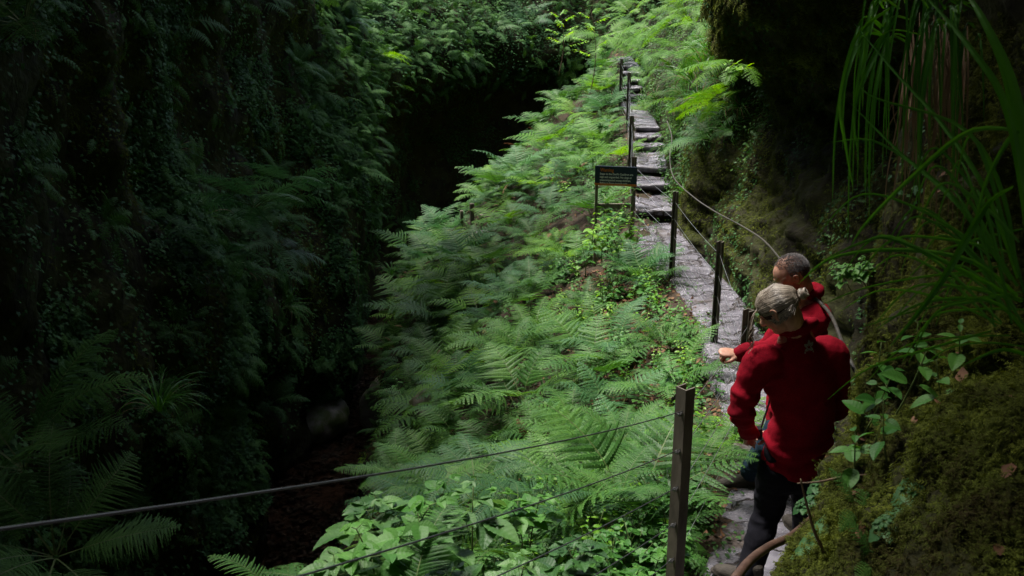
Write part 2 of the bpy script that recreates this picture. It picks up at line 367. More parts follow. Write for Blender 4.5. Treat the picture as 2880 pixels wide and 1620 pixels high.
# --- left gorge wall, curving round to close the gorge
LB = [(-4.5, -14), (-4.3, -6), (-4.2, 0), (-4.05, 4), (-3.95, 7), (-3.95, 10), (-3.85, 13), (-3.6, 16), (-3.35, 18.5), (-3.1, 21.5), (-2.3, 25), (-.9, 28), (1.6, 30), (4.5, 31), (9, 32)]
LZ = [-8.8, -7.6, -6.3, -5, -3.7, -2.4, -1.1, .3, 2.2, 4.5, 7]
LO = [0, -.02, -.25, -.05, -.25, -.5, -.45, -.4, -.4, -.5, -1.2]       # offsets into the gorge
LO2 = [-.4, -.5, -.7, -.8, -.75, .3, -.9, -2.6, -6, -9, -12]        # gentler closing slope, upper rows set back to let sky light in
Bp = np.array(LB, float); tn = np.gradient(Bp, axis=0); tn /= np.linalg.norm(tn, axis=1, keepdims=True)
nrm = np.stack([tn[:, 1], -tn[:, 0]], 1)
st = []
for k, (b, n_) in enumerate(zip(Bp, nrm)):
    f = float(np.interp(k, [8.3, 9.8], [0, 1]))
    row = []
    for z, a, c in zip(LZ, LO, LO2):
        of = a * (1 - f) + c * f
        row.append((b[0] + n_[0] * of, b[1] + n_[1] * of, z))
    row.append((b[0] - n_[0] * 22, b[1] - n_[1] * 22, 8)); row.append((b[0] - n_[0] * 80, b[1] - n_[1] * 80, 9))
    st.append(row)
def lw_disp(G, s):
    q = G * np.array([1, 1, .45])
    d = fbm(q, .55, 2, 41) * .42 + fbm(G, 1.5, 4, 44) * .2 + np.abs(fbm(G, 3.1, 2, 47)) * .08
    # two mossy buttresses over the water
    for (cx, cy, cz, r, h) in ((-3.7, 12.5, -7.5, 1.1, .55), (-3.5, 16.8, -6.2, 1.3, .75), (-3.1, 20, -4.2, 1.2, .5)):
        e = ((G[..., 1] - cy) / r) ** 2 + ((G[..., 2] - cz) / (r * 1.3)) ** 2
        d = d + h * np.exp(-e)
    return d
lw = Loft(st, [6, 8, 12, 18, 24, 24, 24, 20, 22, 22, 18, 14, 10, 5], [8, 9, 9, 9, 9, 9, 9, 8, 6, 5, 3, 1], lw_disp)
if lw.N[60, 20, 0] < 0: lw.flip = True; lw.N = -lw.N
o = link('gorge_wall', lw.mesh('gorge_wall'), None, [M_rock]); tag(o, kind='structure')

# --- stream bed, water
def grid(x0, x1, y0, y1, nx, ny, zf):
    xs = np.linspace(x0, x1, nx); yy = np.linspace(y0, y1, ny)
    X, Y = np.meshgrid(xs, yy); P = np.stack([X, Y, np.zeros_like(X)], -1); P[..., 2] = zf(P)
    I = np.arange(nx * ny).reshape(ny, nx)
    q = np.stack([I[:-1, :-1], I[:-1, 1:], I[1:, 1:], I[1:, :-1]], -1).reshape(-1, 4)
    return P.reshape(-1, 3), q
V, q = grid(-6, 4, -14, 32, 90, 330, lambda P: WZ - .32 + fbm(P, .7, 3, 60) * .13 + fbm(P, 5, 2, 63) * .04)
tag(link('stream_bed', mesh_np('stream_bed', V, q, True), None, [M_bed]), kind='structure')
V, q = grid(-6, 4, -14, 32, 60, 200, lambda P: WZ + fbm(P, 3, 2, 70) * .008)
tag(link('water', mesh_np('water', V, q, True), None, [M_water]), kind='structure')
# added wall behind the camera, unseen, keeps sky light off the gorge
wb = MB(); wb.box((0, -16, 1), (30, 2, 22)); o = wb.build('rear_light_block', M_rock); tag(o, kind='structure')

# --- path
yy = np.concatenate([np.linspace(-6, 3, 40), np.linspace(3.05, 13.75, 260)])
nx = 26; rows = []
for y in yy:
    xl, xr, z = path_at(min(y, 13.6)); 
    if y > 13.55: z = -3.45
    xs = np.linspace(xl - .06, xr + .12, nx)
    rows.append(np.stack([xs, np.full(nx, y), np.full(nx, z)], 1))
G = np.array(rows)
fl = np.floor(G[..., 1] / .55 + vnoise(G, .9, 82) * .8)                     # rough flags, each at its own tilt
tilt = (ihash(fl.astype(np.int64), 0 * fl.astype(np.int64), 0 * fl.astype(np.int64), 5) - .5)
G[..., 2] += fbm(G, 2.2, 4, 80) * .022 + tilt * .035 + tilt * (G[..., 0:1].mean(1, keepdims=True)[..., 0] - G[..., 0]) * .08
edge = np.minimum(np.arange(nx), np.arange(nx)[::-1]); G[..., 2] -= np.where(edge < 2, .06 * (2 - edge), 0)[None, :]
I = np.arange(G.shape[0] * nx).reshape(G.shape[0], nx)
q = np.stack([I[:-1, :-1], I[:-1, 1:], I[1:, 1:], I[1:, :-1]], -1).reshape(-1, 4)
tag(link('path', mesh_np('path', G.reshape(-1, 3), q, True), None, [M_slate]), kind='structure')
for k, (y, xl, xr, z) in enumerate(STEPS[:-1]):
    yb = STEPS[k + 1][0] + .12; dy = yb - y; ny = max(5, int(dy / .06)); nx = 14
    xs = np.linspace(0, 1, nx); vs = np.linspace(0, 1, ny)
    x2l, x2r = (STEPS[k + 1][1], STEPS[k + 1][2]) if dy > .7 else (xl, xr)
    U, W = np.meshgrid(xs, vs)
    X = (xl + (x2l - xl) * W) * (1 - U) + (xr + .08 + (x2r - xr) * W) * U
    Yv = y + W * dy
    P0 = np.stack([X, Yv, np.full_like(X, z)], -1)
    Yv = Yv + np.where(W < .01, vnoise(P0, 4, 90 + k) * .045, 0)
    T = np.stack([X, Yv, z + fbm(P0, 3, 3, 95) * .02], -1)
    T[0, :, 2] -= .012
    Bt = T.copy(); Bt[..., 2] = T[..., 2] - .075 + vnoise(T, 6, 3) * .008
    Bt[0, :, 1] += .03
    n_ = nx * ny; I = np.arange(n_).reshape(ny, nx)
    f = np.stack([I[:-1, :-1], I[:-1, 1:], I[1:, 1:], I[1:, :-1]], -1).reshape(-1, 4)
    sides = [(I[0, j] + n_, I[0, j + 1] + n_, I[0, j + 1], I[0, j]) for j in range(nx - 1)] + \
            [(I[i + 1, 0] + n_, I[i, 0] + n_, I[i, 0], I[i + 1, 0]) for i in range(ny - 1)] + \
            [(I[i, -1] + n_, I[i + 1, -1] + n_, I[i + 1, -1], I[i, -1]) for i in range(ny - 1)]
    me = mesh_np('stone_step', np.concatenate([T.reshape(-1, 3), Bt.reshape(-1, 3)]), [f, f[:, ::-1] + n_, np.array(sides)])
    o = link('stone_step', me, None, [M_slate]); tag(o, kind='structure')
    # packed earth riser set back under the tread
    mb = MB(); mb.box(((xl + xr) / 2, y + .12 + dy / 2, z - .075 - .2), (xr - xl - .02, dy, .4))
    o = mb.build('step_riser', M_soil); tag(o, kind='structure')

# ------------------------------------------------------------------ plant templates
def nz(v): return v / (np.linalg.norm(v, axis=-1, keepdims=True) + 1e-9)
def frond(L=.7, W=.16, n=22, shape='lance', droop=1.0, tooth=.016, az=0, elev=60, seed=0, curl=0.0):
    """one fern frond from the origin, arching outwards; returns verts, faces, material ids"""
    r = np.random.default_rng(seed)
    V = []; Fc = []; M = []; c = 0
    # rachis curve
    k = 14; e = R(elev); p = np.zeros(3); P = [p.copy()]; D = []
    for i in range(k):
        t = (i + .5) / k
        ee = e - R(elev * .55 + 42 * droop) * t ** 1.25
        d = np.array([math.cos(ee), 0, math.sin(ee)]); D.append(d); p = p + d * L / k; P.append(p.copy())
    P = np.array(P); D.append(D[-1]); D = np.array(D)
    sway = curl * (np.linspace(0, 1, k + 1) ** 2) * L * .3; P[:, 1] += sway
    for i in range(k + 1):
        wd = .0045 * (1 - i / k * .8) * (L / .7)
        V += [P[i] + [0, wd, 0], P[i] + [0, -wd, 0], P[i] + [0, 0, -wd * 1.5]]
        if i:
            a = c - 3
            Fc += [(a, a + 3, a + 4, a + 1), (a + 1, a + 4, a + 5, a + 2), (a + 2, a + 5, a + 3, a)]; M += [1] * 3
        c += 3
    stalk = .22 if shape != 'broad' else .35
    for i in range(n):
        t = stalk + (1 - stalk) * (i + .5) / n
        q = (t - stalk) / (1 - stalk)
        w_ = W * ((math.sin(math.pi * (q * .82 + .16)) ** .8) if shape == 'lance' else ((1 - q) ** .85 * .95 + .06))
        f = t * k; j = min(int(f), k - 1); b = P[j] + (P[j + 1] - P[j]) * (f - j); d = nz(D[j]); up = np.array([-d[2], 0, d[0]])
        for sgn in (1, -1):
            w2 = w_ * r.uniform(.85, 1.08)
            out = nz(np.array([0, sgn, 0]) + d * r.uniform(.28, .5)); 
            m = max(3, int(w2 / tooth)); pr = None
            lift = r.uniform(-.05, .25)
            wid = (1 - stalk) * L / n * (.46 if shape == 'lance' else .44)
            for a_ in range(m):
                s0 = a_ / m; s1 = (a_ + .78) / m; sm = (a_ + .72) / m
                taper = (1 - s0) ** .7 * .9 + .08
                zf = lambda s_: up * (lift * s_ * w2 - .75 * w2 * s_ ** 2 * .5 * droop)
                A = b + out * s0 * w2 + zf(s0); B = b + out * s1 * w2 + zf(s1)
                side = nz(np.cross(up, out)); 
                for g in (1, -1):
                    T = b + out * (sm + .06) * w2 + zf(sm) + side * g * wid * taper - up * wid * .18
                    T0 = b + out * (s0 + .02) * w2 + zf(s0) + side * g * wid * taper * .8 - up * wid * .15
                    V += [A, B, T, T0]; Fc.append((c, c + 1, c + 2, c + 3)); M.append(0); c += 4
    V = np.array(V); ca, sa = math.cos(az), math.sin(az)
    V = V @ np.array([[ca, sa, 0], [-sa, ca, 0], [0, 0, 1]])
    return V, Fc, M
def fern_mesh(name, seed, mat, nf=9, L=.7, W=.15, n=22, shape='lance', droop=1.0, elev=58, tooth=.016, spread=2 * math.pi, az0=0):
    r = np.random.default_rng(seed); mb = MB()
    for i in range(nf):
        az = az0 + spread * (i + r.uniform(-.3, .3)) / nf
        V, Fc, M = frond(L * r.uniform(.7, 1.1), W * r.uniform(.85, 1.15), n, shape, droop * r.uniform(.75, 1.25), tooth, az, elev + r.uniform(-14, 16), seed * 31 + i, r.uniform(-1, 1))
        V = V + np.array([math.cos(az), math.sin(az), 0]) * .02
        mb.v.append(V); mb.f += [[a + mb.n for a in f] for f in Fc]; mb.m += M; mb.n += len(V)
    me = bpy.data.meshes.new(name); me.from_pydata(np.concatenate(mb.v).tolist(), [], mb.f)
    me.polygons.foreach_set("material_index", mb.m); me.update()
    me.materials.append(mat); me.materials.append(M_stem)
    return me
def leaf_grid(nx=5, ny=8, w=.5, serr=.06, fold=.25, curl=.3, pleat=0, shape=1.0, heart=0):
    """unit-length leaf along +x, face up"""
    V = []; Fc = []
    for i in range(ny + 1):
        t = i / ny
        hw = w * .5 * (math.sin(math.pi * t ** (.62 * shape)) ** .85) * (1 + (serr if i % 2 else -serr)) + .002
        for j in range(nx + 1):
            s = j / nx * 2 - 1
            x = t - heart * abs(s) * (1 - t) ** 3 * .35
            x += abs(s) * .06 * (1 - t)
            z = abs(s) * hw * fold - curl * t * t * .5
            if pleat: z += pleat * math.sin((t * 7 - abs(s) * 1.1) * math.pi * 2) * min(1, abs(s) * 3) * (1 - t * .5) - (pleat * 1.2 if abs(s) < .05 else 0)
            V.append((x, s * hw, z))
    for i in range(ny):
        for j in range(nx):
            a = i * (nx + 1) + j
            Fc.append((a, a + 1, a + nx + 2, a + nx + 1))
    return np.array(V), Fc
def Rz(a): c, s = math.cos(a), math.sin(a); return np.array([[c, s, 0], [-s, c, 0], [0, 0, 1]])
def Ry(a): c, s = math.cos(a), math.sin(a); return np.array([[c, 0, -s], [0, 1, 0], [s, 0, c]])
def Rx(a): c, s = math.cos(a), math.sin(a); return np.array([[1, 0, 0], [0, c, s], [0, -s, c]])
def herb_mesh(name, seed, mat, H=.4, whorls=6, leaf=.075, w=.62, per=2, style='nettle', big=False, branches=1):
    r = np.random.default_rng(seed); mb = MB()
    lf = leaf_grid(8, 42, w, .05, .22, .4, .011, 1.0, .5) if big else leaf_grid(2, 8, w, .1, .25, .4, 0, 1.0, .4)
    for b in range(branches):
        lean = np.array([r.uniform(-.4, .4), r.uniform(-.4, .4)]) * H; hh = H * r.uniform(.75, 1.1)
        base = np.array([r.uniform(-.04, .04), r.uniform(-.04, .04), -.03]) * (1 if branches == 1 else 2)
        P = [base + np.array([lean[0] * t * t, lean[1] * t * t, hh * t]) for t in np.linspace(0, 1, 6)]
        mb.tube(P, [.0045 * (1 - t * .5) * (H / .4) ** .5 for t in np.linspace(0, 1, 6)], 5, 1)
        for k in range(whorls):
            t = .22 + .78 * (k + 1) / whorls; p = base + np.array([lean[0] * t * t, lean[1] * t * t, hh * t])
            sz = leaf * (1.15 - .75 * max(0, t - .45) / .55) * r.uniform(.8, 1.15)
            for q in range(per):
                az = k * (math.pi / 2 if per == 2 else 2.4) + q * 2 * math.pi / per + r.uniform(-.3, .3)
                tilt = r.uniform(-.15, .35) - .5 * max(0, t - .8)
                pet = sz * (.35 if style == 'nettle' else .9)
                dv = np.array([math.cos(az), math.sin(az), .5 - tilt]); dv /= np.linalg.norm(dv)
                e = p + dv * pet
                mb.tube([p, e], .0018 * (H / .4) ** .5, 3, 1, cap=False)
                offs = [(0, 1)] if style == 'nettle' else [(0, 1.0), (1.15, .8), (-1.15, .8)]
                for da, sc in offs:
                    V = lf[0] * sz * sc * (1.35 if style != 'nettle' else 1)
                    V = V @ Rx(r.uniform(-.35, .35)) @ Ry(-tilt + r.uniform(-.1, .25)) @ Rz(az + da) + e
                    mb.add(V, lf[1], 0)
    me = bpy.data.meshes.new(name); me.from_pydata(np.concatenate(mb.v).tolist(), [], mb.f)
    me.polygons.foreach_set("material_index", mb.m); me.polygons.foreach_set("use_smooth", [True] * len(mb.f)); me.update()
    me.materials.append(mat); me.materials.append(M_stem)
    return me
def blade(mb, p0, az, L, elev, droop, w, mi=0, n=12, twist=0, r=None):
    p = np.array(p0, float); V = []; c, s_ = math.cos(az), math.sin(az)
    side = np.array([-s_, c, 0])
    for i in range(n + 1):
        t = i / n; e = R(elev) - R(droop) * t ** 1.3
        d = np.array([c * math.cos(e), s_ * math.cos(e), math.sin(e)])
        if i: p = p + d * L / n
        ww = w * (1 - t ** 2.2) * min(1, .45 + t * 2.5) * .5 + .0004
        sd_ = side * math.cos(twist * t) + np.cross(d, side) * math.sin(twist * t)
        up = np.cross(side, d)
        V += [p - sd_ * ww, p + up * -ww * .35, p + sd_ * ww]
    Fc = []
    for i in range(n):
        a = i * 3; Fc += [(a, a + 1, a + 4, a + 3), (a + 1, a + 2, a + 5, a + 4)]
    mb.add(V, Fc, mi)
def grass_mesh(name, seed, mat, nb=60, L=.35, w=.006, elev=72, droop=110, dead=.12, spread=.05):
    r = np.random.default_rng(seed); mb = MB()
    for i in range(nb):
        az = r.uniform(0, 2 * math.pi); a = r.uniform(0, spread)
        blade(mb, (math.cos(az) * a, math.sin(az) * a, -.01), az + r.uniform(-.5, .5), L * r.uniform(.5, 1.15), elev + r.uniform(-20, 15), droop * r.uniform(.5, 1.3), w * r.uniform(.7, 1.2), 1 if r.random() < dead else 0, 9, r.uniform(-1, 1))
    me = bpy.data.meshes.new(name); me.from_pydata(np.concatenate(mb.v).tolist(), [], mb.f)
    me.polygons.foreach_set("material_index", mb.m); me.update()
    me.materials.append(mat); me.materials.append(M_dry)
    return me

def project(p):
    d = p[1] * CP - p[2] * SP; u = p[1] * SP + p[2] * CP
    return (1440 + p[0] / d * F) / 1.118, (810 - u / d * F) / 1.118, d
def frame_rot(n, lean=.6):
    """rotation whose z leans from vertical towards surface normal n, random spin"""
    z = Vector((n[0] * lean, n[1] * lean, n[2] * lean + (1 - lean))).normalized()
    q = z.to_track_quat('Z', 'Y'); return (q.to_matrix() @ Matrix.Rotation(random.uniform(0, 6.283), 3, 'Z'))
LANDMARKS = [((1550, 440), 'the warning sign'), ((1710, 1200), 'the nearest fence post'), ((1700, 600), 'the third fence post'), ((1810, 740), 'the post above the people'),
             ((1190, 560), 'the lower fence'), ((850, 1150), 'the stream'), ((800, 1030), 'the mossy boulder'), ((1630, 500), 'the lower stone steps'), ((1580, 230), 'the upper stone steps'),
             ((1090, 950), 'the mossy stream edge'), ((1000, 1180), 'the top wire'), ((1900, 350), 'the dark overhang'), ((1300, 150), 'the far gorge wall'), ((600, 560), 'the gorge wall middle'),
             ((120, 1250), 'the dim gorge corner'), ((120, 150), 'the upper gorge wall'), ((1450, 130), 'the thin sapling'), ((1400, 800), 'the bank middle'), ((1250, 1000), 'the lower bank')]
BUCKET = {}
def describe(o, look, where, p, cat, group):
    X, Y, d = project(p)
    q = min(LANDMARKS, key=lambda l: (l[0][0] - X) ** 2 + (l[0][1] - Y) ** 2)
    dx, dy = X - q[0][0], Y - q[0][1]
    if math.hypot(dx, dy) < 45: rel = 'at'
    elif abs(dx) > abs(dy): rel = 'left of' if dx < 0 else 'right of'
    else: rel = 'above' if dy < 0 else 'below'
    tag(o, None, cat, group)
    BUCKET.setdefault(f"{look} {rel} {q[1]}", []).append((math.hypot(dx, dy), o))
ORD = ['', 'second', 'third', 'fourth', 'fifth', 'sixth', 'seventh', 'eighth', 'ninth', 'tenth', 'eleventh', 'twelfth', 'thirteenth', 'fourteenth', 'fifteenth', 'sixteenth', 'seventeenth', 'eighteenth', 'nineteenth', 'twentieth', 'twenty-first', 'twenty-second', 'twenty-third', 'twenty-fourth', 'twenty-fifth', 'twenty-sixth', 'twenty-seventh', 'twenty-eighth', 'twenty-ninth']
def write_labels():
    for lab, L_ in BUCKET.items():
        L_.sort(key=lambda t: t[0])
        for k, (_, o) in enumerate(L_):
            if len(L_) == 1: o['label'] = lab
            elif k == 0: o['label'] = lab + ', nearest to it'
            elif k == len(L_) - 1: o['label'] = lab + ', farthest from it'
            else: o['label'] = lab + f", {ORD[min(k, 28)]} nearest to it"
TAKEN = []
def scatter(loft, n, name, meshes, looks, cat, group, smin, smax, mask, lean=.6, mind=.25, sink=.02, tries=30):
    """every plant is its own object; meshes/looks are parallel lists"""
    P, N = loft.sample(n * tries, mask)
    k = 0; mine = []
    for p, nn in zip(P, N):
        if k >= n: break
        X, Y, d = project(p)
        if not (-120 < X < 2700 and -60 < Y < 1600): continue
        if 1135 < X < 1262 and 530 < Y < 645: continue          # clearing round the lower fence
        if any((p[0] - q[0]) ** 2 + (p[1] - q[1]) ** 2 + (p[2] - q[2]) ** 2 < mind ** 2 for q in mine): continue
        mine.append(p); k += 1
        i = random.randrange(len(meshes)); s_ = random.uniform(smin, smax)
        o = bpy.data.objects.new(name, meshes[i]); COL.objects.link(o)
        m3 = frame_rot(nn, lean)
        o.matrix_world = Matrix.Translation(Vector(p) - Vector(nn) * sink) @ m3.to_4x4() @ Matrix.Scale(s_, 4)
        describe(o, looks[i], '', p, cat, group)
    return k
def scatter_stuff(name, groups, mats, tmpl, P, N, smin, smax, lean=.7, tilt=.5, mi=None, smooth=False, down=0):
    """one object holding countless small leaves: template verts (k,3), faces list, placed with random turns"""
    n = len(P)
    z = nz(N * lean + np.array([0, 0, 1 - lean]) + rng.normal(0, tilt, (n, 3)) * .5)
    a = rng.normal(0, 1, (n, 3)) + np.array([0, 0, -down]); x = nz(a - z * (a * z).sum(1, keepdims=True)); y = np.cross(z, x)
    s_ = rng.uniform(smin, smax, (n, 1, 1))
    T, Fc = tmpl
    V = (T[None, :, 0:1] * x[:, None] + T[None, :, 1:2] * y[:, None] + T[None, :, 2:3] * z[:, None]) * s_ + P[:, None]
    k = len(T); fl = {}
    for f in Fc: fl.setdefault(len(f), []).append(f)
    out = []
    for a_, fs in fl.items():
        fs = np.array(fs); out.append((fs[None] + (np.arange(n) * k)[:, None, None]).reshape(-1, a_))
    me = mesh_np(name, V.reshape(-1, 3), out, smooth)
    return link(name, me, None, mats)

T_LEAF = (np.array([(0, 0, 0), (.35, .3, .06), (.45, 0, -.02), (.35, -.3, .06), (.75, .2, -.02), (.75, -.2, -.02), (1, 0, -.15)]),
          [(0, 2, 1), (0, 3, 2), (1, 2, 4), (2, 3, 5), (2, 6, 4), (2, 5, 6)])
T_IVY = (np.array([(0, 0, 0), (-.08, .32, .0), (.3, .22, .05), (.42, .42, -.03), (.55, .16, .04), (1, 0, -.1), (.55, -.16, .04), (.42, -.42, -.03), (.3, -.22, .05), (-.08, -.32, 0), (.35, 0, .0)]),
         [(0, 2, 1), (0, 10, 2), (2, 10, 4), (2, 4, 3), (10, 5, 4), (0, 9, 8), (0, 8, 10), (8, 6, 10), (8, 7, 6), (10, 6, 5)])
def moss_tmpl(n=5, L=1.0):
    V = []; Fc = []
    for i in range(n):
        t = i / n; b = np.array([t * .8, 0, .25 * math.sin(t * 2.5)])
        for g in (1, -1):
            c = len(V); V += [b, b + [.12, 0, .02], b + [.2, g * .3 * (1 - t * .6), -.03]]; Fc.append((c, c + 1, c + 2))
    c = len(V); V += [np.array([.75, .04, .15]), np.array([.75, -.04, .15]), np.array([1.05, 0, .05])]; Fc.append((c, c + 1, c + 2))
    return np.array(V), Fc
T_MOSS = moss_tmpl()
T_BLADE = (np.array([(0, .03, 0), (0, -.03, 0), (.15, .035, .45), (.15, -.035, .45), (.45, .025, .75), (.45, -.025, .75), (.85, 0, .8)]), [(0, 1, 3, 2), (2, 3, 5, 4), (4, 5, 6)])
T_DEAD = (np.array([(0, 0, 0), (.3, .28, .12), (.4, 0, 0), (.3, -.28, .1), (.75, .2, .15), (.75, -.2, .02), (1, .05, .2)]), T_LEAF[1])
T_PINNA = (lambda: (lambda q: (q[0] / .7, q[1]))((lambda f: (f[0], f[1]))(frond(.7, .12, 9, 'lance', .9, .05, 0, 35, 3))))()

# ------------------------------------------------------------------ masks
def nmask(freq, thr, seed, soft=.25): return lambda c: np.clip((fbm(c, freq, 3, seed) - thr) / soft, 0, 1)
def bank_frac(c):
    """0 at the path, 1 at the gorge edge"""
    ys_ = [e[0] for e in EDGE]; xe = np.interp(c[..., 1], ys_, [e[1] for e in EDGE])
    D = PATH + STEPS; xl = np.interp(c[..., 1], [p[0] for p in D], [p[1] for p in D])
    return (xl - c[..., 0]) / (xl - xe)
litter_zone = lambda c: np.exp(-((bank_frac(c) - .2) / .16) ** 2) * ((c[..., 1] > 5) & (c[..., 1] < 12)) 

# ------------------------------------------------------------------ ferns on the bank
def ferns(prefix, L, W, n, shape, droop, elev, nf, tooth):
    out = []
    for j, (m, cn) in enumerate(((M_fern, 'mid green'), (M_fernb, 'blue green'), (M_ferny, 'yellow green'))):
        for s_ in range(2):
            out.append((fern_mesh('fern', 11 + s_ * 7 + j * 3 + len(prefix), m, nf, L, W, n, shape, droop, elev, tooth), f'{prefix} {cn} fern'))
    return out
F_lady = ferns('feathery', .66, .135, 21, 'lance', .9, 55, 8, .017)
F_broad = ferns('broad fronded', .8, .29, 12, 'broad', .75, 62, 6, .019)
F_small = ferns('low spreading', .42, .09, 15, 'lance', 1.1, 45, 8, .018)
sel = lambda L_, ks: ([L_[k][0] for k in ks], [L_[k][1] for k in ks])
bm = lambda c, n_: in_view(c) * (n_[..., 2] > .25) * (bank_frac(c) > .06) * (bank_frac(c) < 1.03) * (1 - .6 * litter_zone(c)) * (c[..., 1] > 4.6)
m_, l_ = sel(F_broad, [0, 1, 2, 4, 0, 1, 5])
scatter(bank, 70, 'fern', m_, l_, 'fern', 'ferns on the bank', .55, 1.35, bm, .35, .45)
m_, l_ = sel(F_lady, [0, 1, 2, 4, 5, 0, 1, 3])
scatter(bank, 96, 'fern', m_, l_, 'fern', 'ferns on the bank', .5, 1.3, bm, .4, .36)
m_, l_ = sel(F_small, [0, 1, 2, 4, 5])
scatter(bank, 60, 'fern', m_, l_, 'fern', 'ferns on the bank', .7, 1.3, bm, .5, .3)
m_, l_ = sel(F_broad, [0, 1, 2])
scatter(bank, 26, 'fern', m_, l_, 'fern', 'ferns on the bank', .6, 1.0, lambda c, n_: in_view(c) * (c[..., 1] > 5.6) * (c[..., 1] < 10.5) * (bank_frac(c) > .3) * (bank_frac(c) < .95), .35, .38)
m_, l_ = sel(F_broad, [0, 2, 1, 4])
scatter(bank, 16, 'fern', m_, l_, 'fern', 'tall ferns on the far shoulder of the bank', 1.0, 1.5, lambda c, n_: in_view(c) * (c[..., 1] > 14) * (c[..., 1] < 19) * (bank_frac(c) > .55) * (bank_frac(c) < 1), .3, .5)
# ferns at the gorge lip hang over it
lip = lambda c, n_: in_view(c) * (bank_frac(c) > .9) * (bank_frac(c) < 1.25) * (c[..., 2] > -6.6) * (c[..., 1] > 4)
m_, l_ = sel(F_lady, [0, 1, 2, 0])
scatter(bank, 34, 'fern', m_, l_, 'fern', 'ferns on the bank edge', .6, 1.0, lip, .55, .4)
# herbs
rwb = BVHTree.FromPolygons(rw.G.reshape(-1, 3).tolist(), (lambda I: np.stack([I[:-1, :-1], I[1:, :-1], I[1:, 1:], I[:-1, 1:]], -1).reshape(-1, 4).tolist())(np.arange(rw.G.shape[0] * rw.G.shape[1]).reshape(rw.G.shape[:2])))
def snap(X, Y, back=.02):
    d = pt(X, Y, 5.0).normalized(); h = rwb.ray_cast(Vector((0, 0, 0)), d, 60)
    return h[0] - d * back if h[0] else pt(X, Y, 4)
H_net = [(herb_mesh('leafy_herb', 40 + k, M_herb if k % 3 else M_herby, .38, 6, .07, .62, 2, 'nettle', False, 3), 'bushy leafy green herb' if k % 3 else 'bright yellow green leafy herb') for k in range(5)]
H_ras = [(herb_mesh('bramble_shoot', 60 + k, M_herb if k else M_herby, .36, 4, .06, .75, 2, 'trifoliate', False, 3), 'three leaved bramble shoot' if k else 'bright three leaved bramble shoot') for k in range(3)]
near = lambda c, n_: in_view(c) * (c[..., 1] < 5.6) * (bank_frac(c) < 1.0) * (bank_frac(c) > .12)
hm = lambda c, n_: in_view(c) * (n_[..., 2] > .3) * (bank_frac(c) > .03) * np.where(c[..., 1] > 6, np.exp(-((bank_frac(c) - .12) / .25) ** 2) + .12, .35)
scatter(bank, 110, 'leafy_herb', [h[0] for h in H_net], [h[1] for h in H_net], 'herb', 'leafy herbs on the bank', .6, 1.1, hm, .25, .22)
scatter(bank, 40, 'bramble_shoot', [h[0] for h in H_ras], [h[1] for h in H_ras], 'bramble', 'bramble shoots on the bank', .7, 1.2, hm, .3, .25)
scatter(bank, 34, 'leafy_herb', [h[0] for h in H_net], [h[1] for h in H_net], 'herb', 'leafy herbs under the near wires', .7, 1.1, near, .2, .16)
scatter(bank, 30, 'bramble_shoot', [h[0] for h in H_ras], [h[1] for h in H_ras], 'bramble', 'bramble shoots under the near wires', .8, 1.3, near, .2, .18)
m_, l_ = sel(F_small, [0, 1, 2, 0])
scatter(bank, 14, 'fern', m_, l_, 'fern', 'low ferns under the near wires', .9, 1.3, near, .3, .25)
scatter(bank, 56, 'leafy_herb', [h[0] for h in H_net], [h[1] for h in H_net], 'herb', 'leafy herbs on the bank', .6, 1.15, lambda c, n_: in_view(c) * (bank_frac(c) > .03) * (bank_frac(c) < .42) * (c[..., 1] > 5) * (c[..., 1] < 13), .25, .2)
# grasses
G_t = [grass_mesh('grass_tuft', 80 + k, M_grass, 60, .34, .007, 70, 110) for k in range(3)]
scatter(bank, 46, 'grass_tuft', G_t, ['drooping green grass tuft'] * 3, 'grass', 'grass tufts on the bank', .7, 1.3, lambda c, n_: in_view(c) * (bank_frac(c) > .05) * (bank_frac(c) < 1.15) * np.where(bank_frac(c) > .85, 3, .5) * (c[..., 2] > -6.8), .5, .25)
P, N = bank.sample(2200, lambda c, n_: in_view(c) * (.2 + nmask(1.1, -.2, 105)(c)) * (bank_frac(c) > .1) * (c[..., 2] > -7) * (c[..., 1] > 4))
tag(scatter_stuff('fern_understorey', None, [M_dim], T_PINNA, P + N * rng.uniform(.02, .2, (len(P), 1)), N, .14, .3, .3, .7), 'mass of small fern fronds filling the gaps between the bank ferns', 'ground cover', kind='stuff')
P, N = bank.sample(260, lambda c, n_: in_view(c) * (bank_frac(c) > .1) * (c[..., 2] > -6) * (c[..., 1] > 4))
tag(scatter_stuff('dead_fronds', None, [M_litter], T_PINNA, P + N * rng.uniform(.02, .12, (len(P), 1)), N, .15, .35, .3, .8), 'dead brown fronds tangled under the bank ferns', 'leaf litter', kind='stuff')
# low cover, moss and litter: stuff
P, N = bank.sample(46000, lambda c, n_: in_view(c) * (.15 + nmask(1.3, -.1, 101)(c)) * (1 - .85 * litter_zone(c)) * np.clip(1.4 - c[..., 1] / 26, .3, 1) * (c[..., 2] > -7.6))
tag(scatter_stuff('ground_cover', None, [M_cover], T_LEAF, P + N * rng.uniform(.0, .1, (len(P), 1)), N, .018, .042, .4, .5), 'low mixed green leaves covering the bank between the ferns', 'ground cover', kind='stuff')
P, N = bank.sample(26000, lambda c, n_: in_view(c) * (bank_frac(c) > .8) * (c[..., 2] > -7.7) * (.2 + nmask(.9, 0, 103)(c)))
tag(scatter_stuff('moss', None, [M_moss], T_MOSS, P, N, .03, .06, .8, .6), 'yellow green moss over the gorge edge of the bank', 'moss', kind='stuff')
P, N = bank.sample(9000, lambda c, n_: in_view(c) * (litter_zone(c) + .06) * (c[..., 1] > 3.5))
